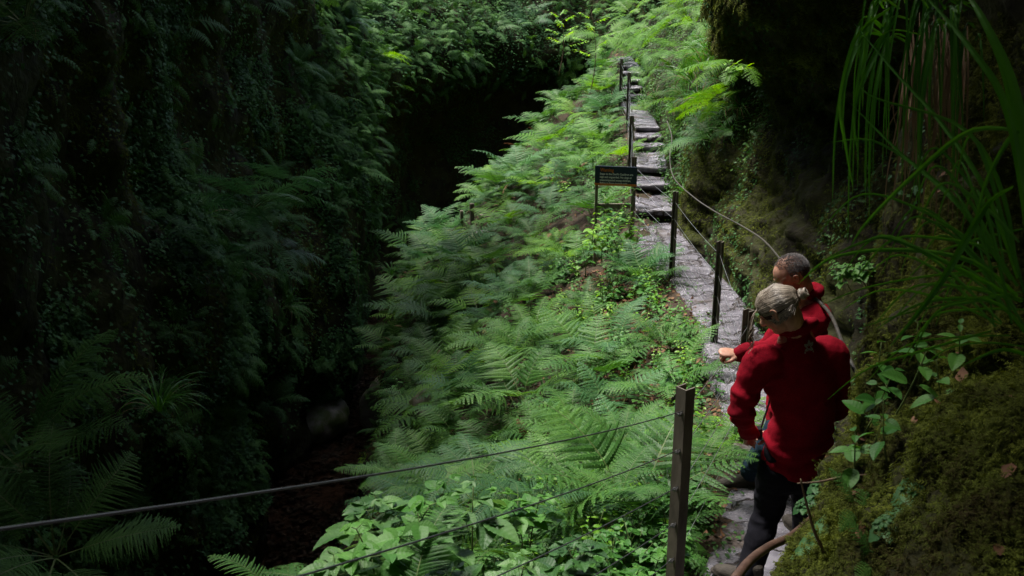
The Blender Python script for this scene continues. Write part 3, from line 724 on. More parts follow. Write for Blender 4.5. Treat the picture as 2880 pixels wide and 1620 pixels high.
tag(scatter_stuff('leaf_litter', None, [M_litter], T_DEAD, P + N * .01, N, .03, .07, .7, .7), 'brown fallen leaves on bare soil beside the path', 'leaf litter', kind='stuff')

# ------------------------------------------------------------------ left gorge wall plants
lv = lambda c: in_view(c, .2)
ledge = lambda c, n_: np.clip(n_[..., 2] + .25, .02, 1) ** 1.5
ivm = nmask(.55, -.05, 111, .35)
P, N = lw.sample(140000, lambda c, n_: lv(c) * (.04 + ivm(c)) * (.25 + ledge(c, n_) * 2) * np.interp(c[..., 1], [3, 14, 19, 22], [1, .8, .5, .12]) * (c[..., 2] > -7.4))
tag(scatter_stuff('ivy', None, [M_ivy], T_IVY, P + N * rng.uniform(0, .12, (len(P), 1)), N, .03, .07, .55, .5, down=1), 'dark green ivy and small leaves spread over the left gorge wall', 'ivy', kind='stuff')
P, N = lw.sample(60000, lambda c, n_: lv(c) * nmask(.8, .1, 121)(c) * (c[..., 2] > -7.7))
tag(scatter_stuff('moss', None, [M_moss], T_MOSS, P, N, .04, .08, .8, .6, down=1), 'olive moss hanging on the left gorge wall', 'moss', kind='stuff')
P, N = lw.sample(3000, lambda c, n_: lv(c) * (.1 + ivm(c)) * (.15 + ledge(c, n_)) * (c[..., 2] > -7) * (c[..., 1] < 24))
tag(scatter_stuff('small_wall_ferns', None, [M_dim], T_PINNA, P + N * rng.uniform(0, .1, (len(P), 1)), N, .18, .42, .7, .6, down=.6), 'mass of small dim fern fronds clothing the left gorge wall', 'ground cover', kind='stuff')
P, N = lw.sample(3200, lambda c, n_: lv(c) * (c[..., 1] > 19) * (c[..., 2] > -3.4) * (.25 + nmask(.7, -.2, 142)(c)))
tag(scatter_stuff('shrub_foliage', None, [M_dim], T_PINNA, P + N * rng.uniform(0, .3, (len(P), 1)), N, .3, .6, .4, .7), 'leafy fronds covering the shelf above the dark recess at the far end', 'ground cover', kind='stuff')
lm = lambda c, n_: lv(c) * ledge(c, n_) * (.2 + nmask(.6, -.1, 131)(c)) * (c[..., 2] > -6.8) * (c[..., 1] < 27)
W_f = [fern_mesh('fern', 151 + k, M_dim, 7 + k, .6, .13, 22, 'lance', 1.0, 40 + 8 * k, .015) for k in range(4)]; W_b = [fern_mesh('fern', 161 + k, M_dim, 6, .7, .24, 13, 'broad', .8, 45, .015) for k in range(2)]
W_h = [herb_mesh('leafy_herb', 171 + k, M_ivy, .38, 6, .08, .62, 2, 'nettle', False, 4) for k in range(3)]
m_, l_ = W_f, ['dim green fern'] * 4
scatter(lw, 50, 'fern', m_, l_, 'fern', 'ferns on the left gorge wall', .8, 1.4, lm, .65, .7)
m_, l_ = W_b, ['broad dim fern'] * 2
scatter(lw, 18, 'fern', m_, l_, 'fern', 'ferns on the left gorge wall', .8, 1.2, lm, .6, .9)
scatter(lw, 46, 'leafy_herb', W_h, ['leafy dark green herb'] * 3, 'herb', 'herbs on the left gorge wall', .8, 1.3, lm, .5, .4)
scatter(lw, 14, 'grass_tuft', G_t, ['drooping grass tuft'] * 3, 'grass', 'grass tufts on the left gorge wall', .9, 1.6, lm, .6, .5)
# far end of the gorge: brighter scrub
P, N = lw.sample(9000, lambda c, n_: lv(c) * (c[..., 1] > 22) * (c[..., 2] > -3.2) * (.2 + nmask(.7, -.2, 141)(c)))
tag(scatter_stuff('scrub', None, [M_ivy], T_LEAF, P + N * rng.uniform(0, .35, (len(P), 1)), N, .06, .12, .4, .6), 'tangled green scrub closing the far end of the gorge', 'scrub', kind='stuff')
m_, l_ = sel(F_lady, [0, 2, 4])
scatter(lw, 16, 'fern', m_, l_, 'fern', 'ferns at the far end of the gorge', .9, 1.5, lambda c, n_: lv(c) * (c[..., 1] > 20) * (c[..., 2] > -3.2), .5, .7)

# ------------------------------------------------------------------ right wall plants
veg = lambda c, n_: in_view(c) * (c[..., 1] > np.where(c[..., 2] > -2.3, 11.2, 13.5)) * (c[..., 2] < .8) * (n_[..., 2] > -.2)
P, N = rw.sample(22000, lambda c, n_: veg(c, n_) * (.15 + nmask(.9, -.1, 151)(c)))
tag(scatter_stuff('ground_cover', None, [M_cover], T_LEAF, P + N * rng.uniform(0, .15, (len(P), 1)), N, .03, .06, .5, .5), 'small green leaves on the bank right of the stone steps', 'ground cover', kind='stuff')
m_, l_ = sel(F_lady, [0, 2, 4, 5])
scatter(rw, 36, 'fern', m_, l_, 'fern', 'ferns above the stone steps', .7, 1.2, veg, .5, .45)
scatter(rw, 40, 'grass_tuft', G_t, ['long drooping grass tuft'] * 3, 'grass', 'grass tufts above the stone steps', .9, 1.7, lambda c, n_: veg(c, n_) * (c[..., 1] < 20), .6, .3)
scatter(rw, 22, 'leafy_herb', [h[0] for h in H_net], [h[1] for h in H_net], 'herb', 'herbs above the stone steps', .7, 1.2, veg, .5, .35)
mm = nmask(1.1, -.25, 161)
P, N = rw.sample(60000, lambda c, n_: in_view(c) * (c[..., 1] > 4.2) * (c[..., 1] < 16) * (c[..., 2] < .4) * (.05 + mm(c)) * np.where(c[..., 2] < -1.3, 1.5, .5))
tag(scatter_stuff('moss', None, [M_moss], T_MOSS, P, N, .025, .05, .8, .6, down=.6), 'brown green moss on the rock wall beside the path', 'moss', kind='stuff')
P, N = rw.sample(9000, lambda c, n_: in_view(c, .2) * (c[..., 1] > 7) * (c[..., 1] < 14) * (c[..., 2] > -1.3) * (c[..., 2] < .4) * nmask(1.5, -.1, 163)(c))
tag(scatter_stuff('hanging_moss', None, [M_moss], T_MOSS, P, N, .06, .16, .8, .4, down=4), 'shaggy moss hanging from the lip of the dark overhang', 'moss', kind='stuff')
P, N = rw.sample(7000, lambda c, n_: in_view(c) * (c[..., 1] > 4.5) * (c[..., 1] < 14) * (c[..., 2] < .3) * nmask(1.2, .05, 164)(c))
tag(scatter_stuff('ivy', None, [M_ivy], T_IVY, P + N * rng.uniform(0, .04, (len(P), 1)), N, .02, .045, .6, .5, down=1), 'small dark leaves creeping on the rock wall beside the path', 'ivy', kind='stuff')
# the near mossy bank
nb = lambda c, n_: in_view(c, .25) * (c[..., 1] < 4.4) * (c[..., 1] > .9) * (c[..., 2] < -.2)
P, N = rw.sample(90000, lambda c, n_: nb(c, n_) * (.25 + nmask(3, -.3, 171)(c)) / np.clip(c[..., 1], 1, 5))
tag(scatter_stuff('moss', None, [M_moss], T_MOSS, P + N * rng.uniform(0, .012, (len(P), 1)), N, .012, .045, .6, .9), 'feathery yellow green moss on the near bank', 'moss', kind='stuff')
P, N = rw.sample(90, lambda c, n_: nb(c, n_) * (n_[..., 2] > .3))
tag(scatter_stuff('leaf_litter', None, [M_litter], T_DEAD, P + N * .015, N, .025, .06, .7, .6), 'scattered dead leaves on the near mossy bank', 'leaf litter', kind='stuff')
P, N = lw.sample(10, lambda c, n_: lv(c))

# ------------------------------------------------------------------ fence
M_post = noise_mat('weathered_steel_post', [(.06, .055, .042), (.13, .115, .09), (.2, .18, .14)], scale=9, rough=.65, bump=.3, bscale=60, bdist=.003, stretch=(1, 1, .3))
M_wire = plain('steel_wire', (.45, .45, .46), .35, .5, .9)
M_wired = plain('coated_wire', (.06, .065, .07), .4, .5, .4)
M_bolt = plain('steel_bolt', (.3, .3, .3), .4, .5, .9)
M_wood = noise_mat('weathered_wood', [(.08, .07, .05), (.15, .13, .10), (.2, .18, .14)], scale=6, rough=.85, bump=.4, stretch=(3, 3, .4))
def post(parent, foot, h, ang, mat=None, w_=.075, channel=True, lean=(0, 0)):
    """folded steel channel: two flanges and a web, open to one side"""
    mb = MB(); t = .007; 
    if channel:
        pr = [(-w_ / 2, -w_ / 2), (w_ / 2, -w_ / 2), (w_ / 2, -w_ / 2 + t), (-w_ / 2 + t, -w_ / 2 + t), (-w_ / 2 + t, w_ / 2 - t), (w_ / 2, w_ / 2 - t), (w_ / 2, w_ / 2), (-w_ / 2, w_ / 2)]
    else:
        b = w_ / 2; c = b * .85
        pr = [(-b, -c), (-c, -b), (c, -b), (b, -c), (b, c), (c, b), (-c, b), (-b, c)]
    n = len(pr); V = []
    for z, dx in ((-.3, 0), (h * .5, .5), (h - .012, .98), (h, 1)):
        k = .96 if z == h and not channel else 1
        for x, y in pr: V.append((x * k + lean[0] * dx, y * k + lean[1] * dx, z))
    Fc = [(i * n + j, i * n + (j + 1) % n, (i + 1) * n + (j + 1) % n, (i + 1) * n + j) for i in range(3) for j in range(n)]
    if channel: Fc += [(3 * n, 3 * n + 1, 3 * n + 2, 3 * n + 3), (3 * n, 3 * n + 3, 3 * n + 4, 3 * n + 7), (3 * n + 4, 3 * n + 5, 3 * n + 6, 3 * n + 7)]
    else: Fc.append(tuple(3 * n + k for k in range(n)))
    mb.add(V, Fc)
    o = mb.build('post', mat or M_post, parent); o.location = foot; o.rotation_euler = (0, 0, ang)
    return o
fence = empty('wire_fence', (0, 0, 0)); tag(fence, 'steel wire fence with dark channel posts running down beside the slate path', 'fence')
#        foot x, y, z, height, angle
PN = [(-.82, .83, -1.60, 1.16), (.80, 4.22, -3.02, 1.17), (1.60, 6.35, -3.24, 1.02), (1.845, 8.5, -3.33, 1.0), (1.82, 10.85, -3.42, 1.02), (1.60, 12.9, -3.47, 1.08), (1.80, 15.0, -3.14, .98), (2.12, 18.3, -2.76, .9), (2.2, 20.4, -2.7, .9)]
NW = 5
for i, (x, y, z, h) in enumerate(PN):
    ang = [1.2, .65, -2.5, -2.2, -2.2, -2.2, -2.1, -2.1, -2.1][i]
    p = post(fence, (x, y, z), h, ang, None, (.08, .062, .056, .05, .05, .05, .05, .05, .05)[i], True, (-.0, .0))
    if i in (1, 2, 3, 4):
        mb = MB()
        for k in range(NW):
            zz = h - .12 - .195 * k
            mb.tube([(-.06, -.012, zz), (.02, -.012, zz)], .007, 7); mb.tube([(-.052, -.012, zz), (-.044, -.012, zz)], .012, 6)
        mb.build('bolt', M_bolt, p)
for k in range(NW):
    for i in range(len(PN) - 1):
        a, b = PN[i], PN[i + 1]; za = a[2] + a[3] - .12 - .195 * k; zb = b[2] + b[3] - .12 - .195 * k
        A = Vector((a[0], a[1], za)); B = Vector((b[0], b[1], zb)); sag = .01 * (B - A).length
        P_ = [A.lerp(B, t) - Vector((0, 0, sag * 4 * t * (1 - t))) for t in np.linspace(0, 1, 12)]
        mb = MB(); mb.tube(P_, .0024 if i == 0 else .0019, 6); mb.build('wire', M_wired if i == 0 else M_wire, fence, True)
lf = empty('lower_fence', (-.9, 18, -5)); tag(lf, 'short wooden post and wire fence among ferns over the gorge', 'fence')
bkb = BVHTree.FromPolygons(bank.G.reshape(-1, 3).tolist(), (lambda I: np.stack([I[:-1, :-1], I[1:, :-1], I[1:, 1:], I[:-1, 1:]], -1).reshape(-1, 4).tolist())(np.arange(bank.G.shape[0] * bank.G.shape[1]).reshape(bank.G.shape[:2])))
def on_bank(X, Y):
    d = pt(X, Y, 5.0).normalized(); h = bkb.ray_cast(Vector((0, 0, 0)), d, 60); return h[0] if h[0] else pt(X, Y, 15)
LP = []
for (X, Yt, Yb) in ((1188, 512, 588), (1162, 530, 582), (1212, 540, 584)):
    f_ = on_bank(X, Yb); t_ = pt(X, Yt, f_.y); LP.append(t_)
    post(lf, (f_.x + .9, f_.y - 18, f_.z + 5), t_.z - f_.z, .3, M_wood, .075 if X == 1188 else .055, False)
e2 = pt(1262, 488, LP[0].y + .3)
for dz in (.08, .35):
    for a, b in ((LP[1], LP[0]), (LP[0], e2)):
        mb = MB(); mb.tube([a - Vector((-.9, 18, -5)) - Vector((0, 0, dz)), b - Vector((-.9, 18, -5)) - Vector((0, 0, dz))], .006, 5); mb.build('wire', M_wire, lf)
# lower path slab glimpsed between the ferns
c = on_bank(1222, 598); mb = MB(); mb.box((c.x, c.y, c.z + .05), (.24, .42, .07), Matrix.Rotation(-.12, 4, 'Y') @ Matrix.Rotation(.3, 4, 'Z')); tag(mb.build('lower_path', M_slate), kind='structure')

# ------------------------------------------------------------------ warning sign
sg = empty('warning_sign', (1.3, 12.3, -3.6)); tag(sg, 'dark blue warning notice with orange heading on two wooden legs beside the steps', 'sign')
SL = Vector((1.3, 12.3, -3.6))
M_pan = plain('sign_navy', (.02, .032, .055), .5, .3); M_or = plain('sign_orange', (.6, .17, .03), .5, .3); M_wh = plain('sign_text_grey', (.7, .7, .72), .5, .3)
tl, tr_, bl, br = pt(1499, 417, 12.2), pt(1605, 421, 12.1), pt(1496, 465, 12.2), pt(1602, 469, 12.1)
ex = (tr_ - tl); Wd = ex.length; ex.normalize(); ez = (tl - bl); Hd = ez.length; ez = (ez - ex * ez.dot(ex)).normalized(); ey = ez.cross(ex)
Mx = Matrix((ex, ey, ez)).transposed().to_4x4(); Mx.translation = bl - SL
mb = MB(); mb.box((Wd / 2, .008, Hd / 2), (Wd, .016, Hd)); pn = mb.build('panel', M_pan, sg); pn.matrix_local = Mx
mb = MB(); mb.box((Wd / 2, .0055, .012), (Wd + .004, .022, .026)); q_ = mb.build('orange_strip', M_or, sg); q_.matrix_local = Mx
def text(body, x, z, size, mat, parent, bold=0.0):
    cu = bpy.data.curves.new('t', 'FONT'); cu.body = body; cu.size = size; cu.extrude = .001; cu.offset = bold; cu.space_line = 1.12; cu.resolution_u = 3
    ob = bpy.data.objects.new('t', cu); COL.objects.link(ob)
    me = bpy.data.meshes.new_from_object(ob.evaluated_get(bpy.context.evaluated_depsgraph_get()))
    bpy.data.objects.remove(ob)
    for v in me.vertices: v.co = (v.co.x + x, -v.co.z - .003, v.co.y + z)
    me.materials.clear(); o = link('lettering', me, parent, [mat]); return o
bpy.context.view_layer.update()
t1 = text("Warning", .065, Hd - .068, .062, M_or, pn, .001)
t2 = text("Steps to the Devil\u2019s Cauldron are\nhigh and unguarded. No dogs or\nunaccompanied young children.\nBabies in front carriers only.", .062, Hd - .108, .0345, M_wh, pn, .0011)
wmax = max(v.co.x for v in t2.data.vertices) - .062
for v in t2.data.vertices: v.co.x = .062 + (v.co.x - .062) * (Wd * .79) / wmax
wm = max(v.co.x for v in t1.data.vertices) - .065
for v in t1.data.vertices: v.co.x = .065 + (v.co.x - .065) * (Wd * .32) / wm
for (p_, q2) in ((tl, .02), (tr_, -.05)):
    x = p_.x + q2; mb = MB(); hgt = (p_.z - .01) + 3.75
    mb.box((x - SL.x, p_.y + .045 - SL.y, -3.75 + hgt / 2 - SL.z), (.036, .03, hgt)); mb.build('leg', M_wood, sg)
mb = MB(); a = pt(1499, 520, 12.2); mb.box((Wd / 2 + tl.x - SL.x, 12.24 - SL.y, a.z - SL.z), (Wd - .06, .03, .06)); mb.build('rail', M_wood, sg)
# small tag on the wall
a = pt(1720, 421, 11.3); mb = MB(); mb.box((0, 0, 0), (.065, .012, .11)); o = mb.build('wall_tag', plain('tag_tin', (.12, .10, .09), .6)); 
tag(o, 'small pale metal tag fixed to the mossy wall', 'tag'); 

# ------------------------------------------------------------------ rails
M_rope = noise_mat('worn_cable', [(.035, .033, .028), (.08, .072, .06)], scale=30, rough=.6, bump=.4, bscale=200, bdist=.002)
M_pipe = noise_mat('rusty_pipe', [(.03, .02, .014), (.07, .038, .026), (.11, .065, .045)], scale=14, rough=.6, bump=.25, bscale=80, bdist=.003, detail=8)
pts = [pt(1678, 305, 14.2), pt(1690, 345, 13.6), pt(1685, 400, 12.6), pt(1697, 450, 11.6), pt(1745, 496, 10.5), pt(1800, 533, 9.5), pt(1860, 565, 8.4), pt(1915, 600, 7.4), pt(1955, 642, 6.5), pt(2010, 715, 5.85), pt(2083, 782, 5.25), pt(2120, 865, 4.75), pt(2156, 945, 4.42)]
P_ = smooth_line(pts, 70); L0 = P_[40]
mb = MB(); mb.tube([p - L0 for p in P_], [.0068 if i < 50 else .0105 for i in range(70)], 8); o = mb.build('handrail', M_rope, None, True); o.location = L0
tag(o, 'thin grey cable handrail curving along the rock wall behind the two people', 'handrail')
pts = [pt(1845, 1462, 3.15), pt(1885, 1412, 3.3), pt(1935, 1375, 3.45), pt(1985, 1352, 3.6), pt(2030, 1315, 3.75), pt(2060, 1285, 3.85), pt(2082, 1240, 3.95)]
P_ = smooth_line(pts, 40); L0 = P_[20]
hp = empty('pipe_rail', L0); tag(hp, 'brown rusty pipe handrail bending past the mossy bank at the bottom of the view', 'handrail')
mb = MB(); mb.tube([p - L0 for p in P_], [.019 - .005 * i / 39 for i in range(40)], 12); mb.build('pipe', M_pipe, hp, True)
mb = MB(); q = P_[31]; t_ = (P_[33] - P_[31]).normalized(); mb.tube([q - L0, q + t_ * .012 - L0], .024, 12); mb.build('collar', M_rope, hp)

# ------------------------------------------------------------------ rocks
def rock(name, loc, size, seed, label, mat, rz=0):
    n1, n2 = 48, 28
    th = np.linspace(0, 2 * np.pi, n1, endpoint=False); ph = np.linspace(0, np.pi, n2)
    T, Pp = np.meshgrid(th, ph); D = np.stack([np.cos(T) * np.sin(Pp), np.sin(T) * np.sin(Pp), np.cos(Pp)], -1)
    r_ = 1 + fbm(D, 1.2, 4, seed) * .22
    for k in range(7):
        rr = np.random.default_rng(seed + k).normal(size=3); rr /= np.linalg.norm(rr); dt = (D * rr).sum(-1); r_ = np.minimum(r_, .86 / np.clip(dt, .3, 1) + .0)
    r_ = r_ + fbm(D, 5, 3, seed + 3) * .03
    V = (D * r_[..., None] * np.array(size)).reshape(-1, 3); I = np.arange(n1 * n2).reshape(n2, n1)
    q = np.stack([I[:-1], np.roll(I, -1, 1)[:-1], np.roll(I, -1, 1)[1:], I[1:]], -1).reshape(-1, 4)[:, ::-1]
    o = link(name, mesh_np(name, V, q, True), None, [mat]); o.location = loc; o.rotation_euler = (0, 0, rz)
    return tag(o, label, 'rock')
c = pt(802, 1050, 16.4)
rock('boulder', (c.x, c.y, WZ + .12), (.52, .6, .5), 5, 'rounded mossy boulder standing in the dark stream', M_boulder)
c = pt(960, 1000, 16.6); rock('boulder', (c.x + .1, c.y, WZ + .25), (.45, .6, .75), 15, 'dark wet boulder leaning against the fern bank by the stream', M_boulder, .5)
c = pt(1040, 1075, 10.4); rock('rock_outcrop', (c.x + .12, c.y + .1, c.z - .1), (.28, .3, .5), 25, 'dark purple rock showing through the moss on the bank edge', M_boulder)
P = np.stack([rng.uniform(-4, -1.8, 2600), rng.uniform(8, 20, 2600), np.full(2600, WZ - .2)], 1); P[:, 2] += fbm(P, .7, 3, 60) * .1
ic = (np.array([(1, 0, 0), (-1, 0, 0), (0, 1, 0), (0, -1, 0), (0, 0, .6), (0, 0, -.6)]), [(0, 2, 4), (2, 1, 4), (1, 3, 4), (3, 0, 4), (2, 0, 5), (1, 2, 5), (3, 1, 5), (0, 3, 5)])
tag(scatter_stuff('pebbles', None, [M_pebble], ic, P, np.tile([0, 0, 1.], (2600, 1)), .03, .09, .9, .4, smooth=True), 'reddish brown pebbles on the bed of the clear stream', 'pebbles', kind='stuff')

# ------------------------------------------------------------------ special plants in the foreground
raps = [herb_mesh('raspberry_plant', 200 + k, (M_rasp, M_herb, M_rasp)[k], .42, 5, (.125, .095, .11)[k], .72, 2, 'trifoliate', True, (1, 2, 1)[k]) for k in range(3)]
for (X, Y, yy, s_, rz, lab) in ((985, 1330, 3.15, 1.0, .3, 'raspberry plant with large pleated leaves crossed by the middle wire, left of centre'), (860, 1400, 3.0, .9, 2.0, 'large leaved raspberry plant lowest and farthest left under the wires'),
                             (1200, 1300, 3.5, .95, 4.1, 'raspberry plant with large leaves in front of the low blue green ferns'), (1150, 1420, 3.1, .8, 1.0, 'raspberry plant cut by the bottom edge left of the nearest post'),
                             (1440, 1330, 3.6, .7, 5, 'smaller raspberry plant nearest the channel post'), (1390, 1440, 3.3, .6, 2.6, 'small raspberry plant at the bottom edge between the lower wires'),
                             (1080, 1250, 3.9, .85, .9, 'raspberry plant between the top and middle wires, left of centre'), (1320, 1230, 4.2, .8, 3.3, 'raspberry plant just above the middle wire, nearer the post'),
                             (930, 1240, 3.5, .8, 5.2, 'raspberry shoot leaning out over the stream under the top wire'), (1280, 1400, 3.2, .75, 1.7, 'raspberry plant low down just under the middle wire'),
                             (760, 1450, 2.9, .7, .2, 'raspberry leaves in the lower left end of the bank foliage'), (1560, 1380, 3.7, .65, 2.2, 'raspberry plant directly left of the nearest post foot')):
    p = pt(X, Y, yy); o = bpy.data.objects.new('raspberry_plant', raps[random.randrange(3)]); COL.objects.link(o)
    o.location = (p.x, p.y, p.z - .28); o.rotation_euler = (.1, -.1, rz); o.scale = (s_,) * 3; tag(o, lab, 'plant', 'large leaved raspberry plants under the near wires')
def place_mesh(name, me, loc, rot, s_, lab, cat, grp=None):
    o = bpy.data.objects.new(name, me); COL.objects.link(o); o.location = loc; o.rotation_euler = rot; o.scale = (s_,) * 3
    return tag(o, lab, cat, grp)
big_f = fern_mesh('fern', 301, M_fern, 9, .62, .15, 26, 'lance', .9, 40, .011)
big_b = fern_mesh('fern', 302, M_fernb, 8, .6, .22, 17, 'broad', .8, 45, .014)
for (X, Y, yy, s_, lab, me) in ((1020, 1440, 2.9, .85, 'wide fern with long fronds at the bottom edge below the middle wire', big_f), (715, 1420, 3.2, .6, 'upright young fern at the left end of the bank foliage', big_f),
                          (1190, 1130, 5.2, .75, 'blue green fern spreading just under the top wire', big_b), (1300, 1190, 4.8, .7, 'blue green fern behind the raspberry leaves', big_b),
                          (1450, 1040, 6.2, .8, 'fern with drooping bright fronds left of the nearest post top', big_f), (1560, 1040, 6.0, .7, 'pale curling fern beside the nearest post top', big_f),
                          (1090, 1160, 5.6, .8, 'fern where the top wire meets the bank', big_f), (1000, 1130, 6.4, .7, 'fern arching over the stream from the bank edge', big_f),
                          (1560, 1170, 5.0, .7, 'thin fronded fern behind the second wire near the post', big_f), (1770, 1100, 5.6, .75, 'bright fern between the nearest post and the red jackets', big_f)):
    p = pt(X, Y, yy); place_mesh('fern', me, (p.x, p.y, p.z - .22), (.1, -.15, random.uniform(0, 6)), s_, lab, 'fern')
# left dim ferns close to the camera
lfm = fern_mesh('fern', 311, M_dim, 11, 1.15, .27, 30, 'lance', .8, 35, .02)
for (X, Y, yy, s_, lab) in ((60, 1180, 6.3, 1.0, 'huge dim fern with long arching fronds in the lower left corner'), (140, 1400, 5.6, .9, 'dim fern under the top wire at the bottom left'),
                            (60, 60, 7.6, 1.0, 'dim fern hanging out at the top left corner')):
    p = pt(X, Y, yy); place_mesh('fern', lfm, p, (0, .35, random.uniform(0, 6)), s_, lab, 'fern')
midf = fern_mesh('fern', 312, M_fernb, 10, .85, .19, 26, 'lance', .9, 30, .018)
for (X, Y, yy, s_, lab) in ((640, 520, 12, 1.15, 'pale fern clump standing out of the left wall, brightest there'), (720, 470, 12.6, .9, 'drooping fern just above the brightest clump on the left wall'),
                            (560, 640, 11.6, .8, 'fern at the lower left of the brightest clump on the left wall'), (700, 630, 12, .85, 'fern at the lower right of the brightest clump on the left wall')):
    p = pt(X, Y, yy); p.x = max(p.x, -9); place_mesh('fern', midf, p, (0, .5, random.uniform(0, 6)), s_, lab, 'fern')
# bright fern leaning over the upper steps
bf = fern_mesh('fern', 321, M_ferny, 9, .95, .2, 28, 'lance', .7, 25, .02, math.pi * 1.3, math.pi * .55)
p = pt(1712, 135, 15.5); place_mesh('fern', bf, p, (0, 0, 0), 1.0, 'large bright yellow green fern leaning over the top of the steps', 'fern')
p = pt(1800, 25, 13.5); place_mesh('fern', bf, p, (0, 0, .3), .75, 'bright fern at the top edge beside the hanging moss', 'fern')
p = pt(1690, 60, 16.5); place_mesh('fern', bf, p, (0, -.6, -.4), .8, 'upright bright fern above the one over the steps', 'fern')
df = fern_mesh('fern', 322, M_ferny, 7, .5, .12, 20, 'lance', 1.2, 10, .018, math.pi, math.pi * .6)
p = pt(1850, 160, 9.0); place_mesh('fern', df, p, (0, 0, .2), 1.0, 'bright hanging fern at the edge of the dark overhang', 'fern')
for k, (X, Y, yy, s_, lab) in enumerate(((1640, 75, 19, 1.0, 'bright fern at the top edge left of the large leaning one'), (1740, 60, 14.5, .9, 'bright upright fern at the top edge above the steps'), (1850, 40, 12.3, .8, 'bright fern hanging from the left end of the overhang'),
                          (1700, 190, 15, .8, 'bright fern just right of the top of the steps'), (1820, 250, 12, .8, 'fern drooping down the wall below the hanging moss'), (1590, 40, 23, 1.2, 'fern on the far slope beyond the top of the steps'), (1520, 90, 24, 1.2, 'fern on the far slope above the top of the bank'))):
    p = pt(X, Y, yy); place_mesh('fern', (bf, F_lady[4][0])[k % 2], p, (0, -.5, k * 1.3), s_, lab, 'fern')
# sapling
def sapling(loc, H, seed, lab, nl=46, leaf=.1, mat=M_herby):
    r = np.random.default_rng(seed); mt = MB(); ml = MB(); lf_ = leaf_grid(2, 5, .45, .03, .2, .3)
    P = [np.array([math.sin(t * 3) * .08 * H, math.sin(t * 2) * .06, H * t]) for t in np.linspace(0, 1, 9)]
    mt.tube(P, [.012 * (1 - t * .7) for t in np.linspace(0, 1, 9)], 6)
    for k in range(11):
        t = .45 + .55 * k / 11; a = k * 2.4; b = np.array([math.sin(t * 3) * .08 * H, math.sin(t * 2) * .06, H * t]); Lb = .38 * H * (1.1 - t) + .12
        e = b + np.array([math.cos(a) * Lb, math.sin(a) * Lb, .12])
        mt.tube([b, (b + e) / 2 + [0, 0, .04], e], [.005, .003, .002], 4)
        for q in range(7):
            f = .3 + .7 * q / 6; p_ = b + (e - b) * f
            for g in (1, -1):
                V = lf_[0] * leaf * r.uniform(.7, 1.1) @ Ry(r.uniform(0, .4)) @ Rz(a + g * r.uniform(.6, 1.2)) + p_; ml.add(V, lf_[1])
    t_ = empty('sapling', loc); tag(t_, lab, 'sapling'); mt.build('stem', M_twig, t_, True); ml.build('foliage', mat, t_)
a = pt(1478, 260, 21); sapling((a.x, a.y, a.z), 1.9, 3, 'thin sapling with bright yellow green leaves against the dark far wall')
a = pt(1405, 190, 23); sapling((a.x, a.y, a.z), 1.4, 4, 'smaller bright leaved sapling left of the thin one')
bl_ = herb_mesh('leafy_herb', 331, M_herby, .35, 4, .11, .7, 2, 'nettle', False, 2)
p = pt(1885, 190, 8.7); place_mesh('leafy_herb', bl_, p, (0, -.6, 0), .8, 'bright heart shaped leaves sprouting at the edge of the overhang', 'plant')
p = pt(2155, 700, 4.9); place_mesh('leafy_herb', herb_mesh('leafy_herb', 332, M_herb, .2, 5, .04, .8, 3, 'trifoliate', False, 3), p, (0, -.5, 0), .8, 'bright green leaves on the dark rock right of the grey haired person', 'plant')
# herbs on the near bank
bh = [herb_mesh('nettle', 340 + k, M_herb, .3, 3, .085, .66, 2, 'nettle', True, 1) for k in range(3)]
for (X, Y, s_, lab) in ((2170, 1110, 1.0, 'tall leafy shoot on the near bank in front of the red jacket'), (2215, 1080, 1.0, 'tall leafy shoot right of the one in front of the red jacket'),
                            (2125, 1230, .85, 'shorter shoot with large grey green leaves on the near bank edge'), (2250, 1170, .7, 'low leafy shoot in the hollow of the near mossy bank'), (2160, 1200, .75, 'low leafy shoot beside the broken twig'),
                            (2290, 1040, .9, 'leafy shoot in shade under the long grass'), (2350, 1050, .8, 'small leafy shoot right of the shaded one under the long grass'), (2330, 930, .9, 'dark leafy shoot against the mossy rock'),
                            (2420, 900, .8, 'dark leafy shoot close to the long grass roots'), (2210, 960, .8, 'leafy shoot on the rock beside the red jacket shoulder')):
    p = snap(X, Y, .03); place_mesh('nettle', bh[X % 3], (p.x, p.y, p.z - .02), (-.1, -.35, X), s_, lab, 'plant')
sm = herb_mesh('leafy_herb', 350, M_fernb, .08, 4, .035, .9, 4, 'trifoliate', False, 4)
for (X, Y, lab) in ((2040, 1390, 'small round leaved plant at the foot of the mossy bank'), (2075, 1350, 'small round leaved plant just above another on the moss'), (2060, 1230, 'small pale leaved plant hanging from the moss edge'), (2300, 1250, 'tiny seedling leaves in the middle of the near moss')):
    p = snap(X, Y, .03); place_mesh('leafy_herb', sm, p, (0, -.5, 0), 1, lab, 'plant')
nf_ = fern_mesh('fern', 371, M_fern, 5, .3, .07, 16, 'lance', 1.1, 30, .012)
for (X, Y, lab) in ((2160, 1300, 'small bright fern under the sideways twig on the near bank'), (2200, 1430, 'small fern low on the near mossy bank')):
    p = snap(X, Y, .02); place_mesh('fern', nf_, p, (0, -.6, 2.5), .45, lab, 'fern')
sg_h = [herb_mesh('leafy_herb', 360 + k, M_herby if k else M_herb, .6, 7, .09, .7, 2, 'nettle', False, 2) for k in range(2)]
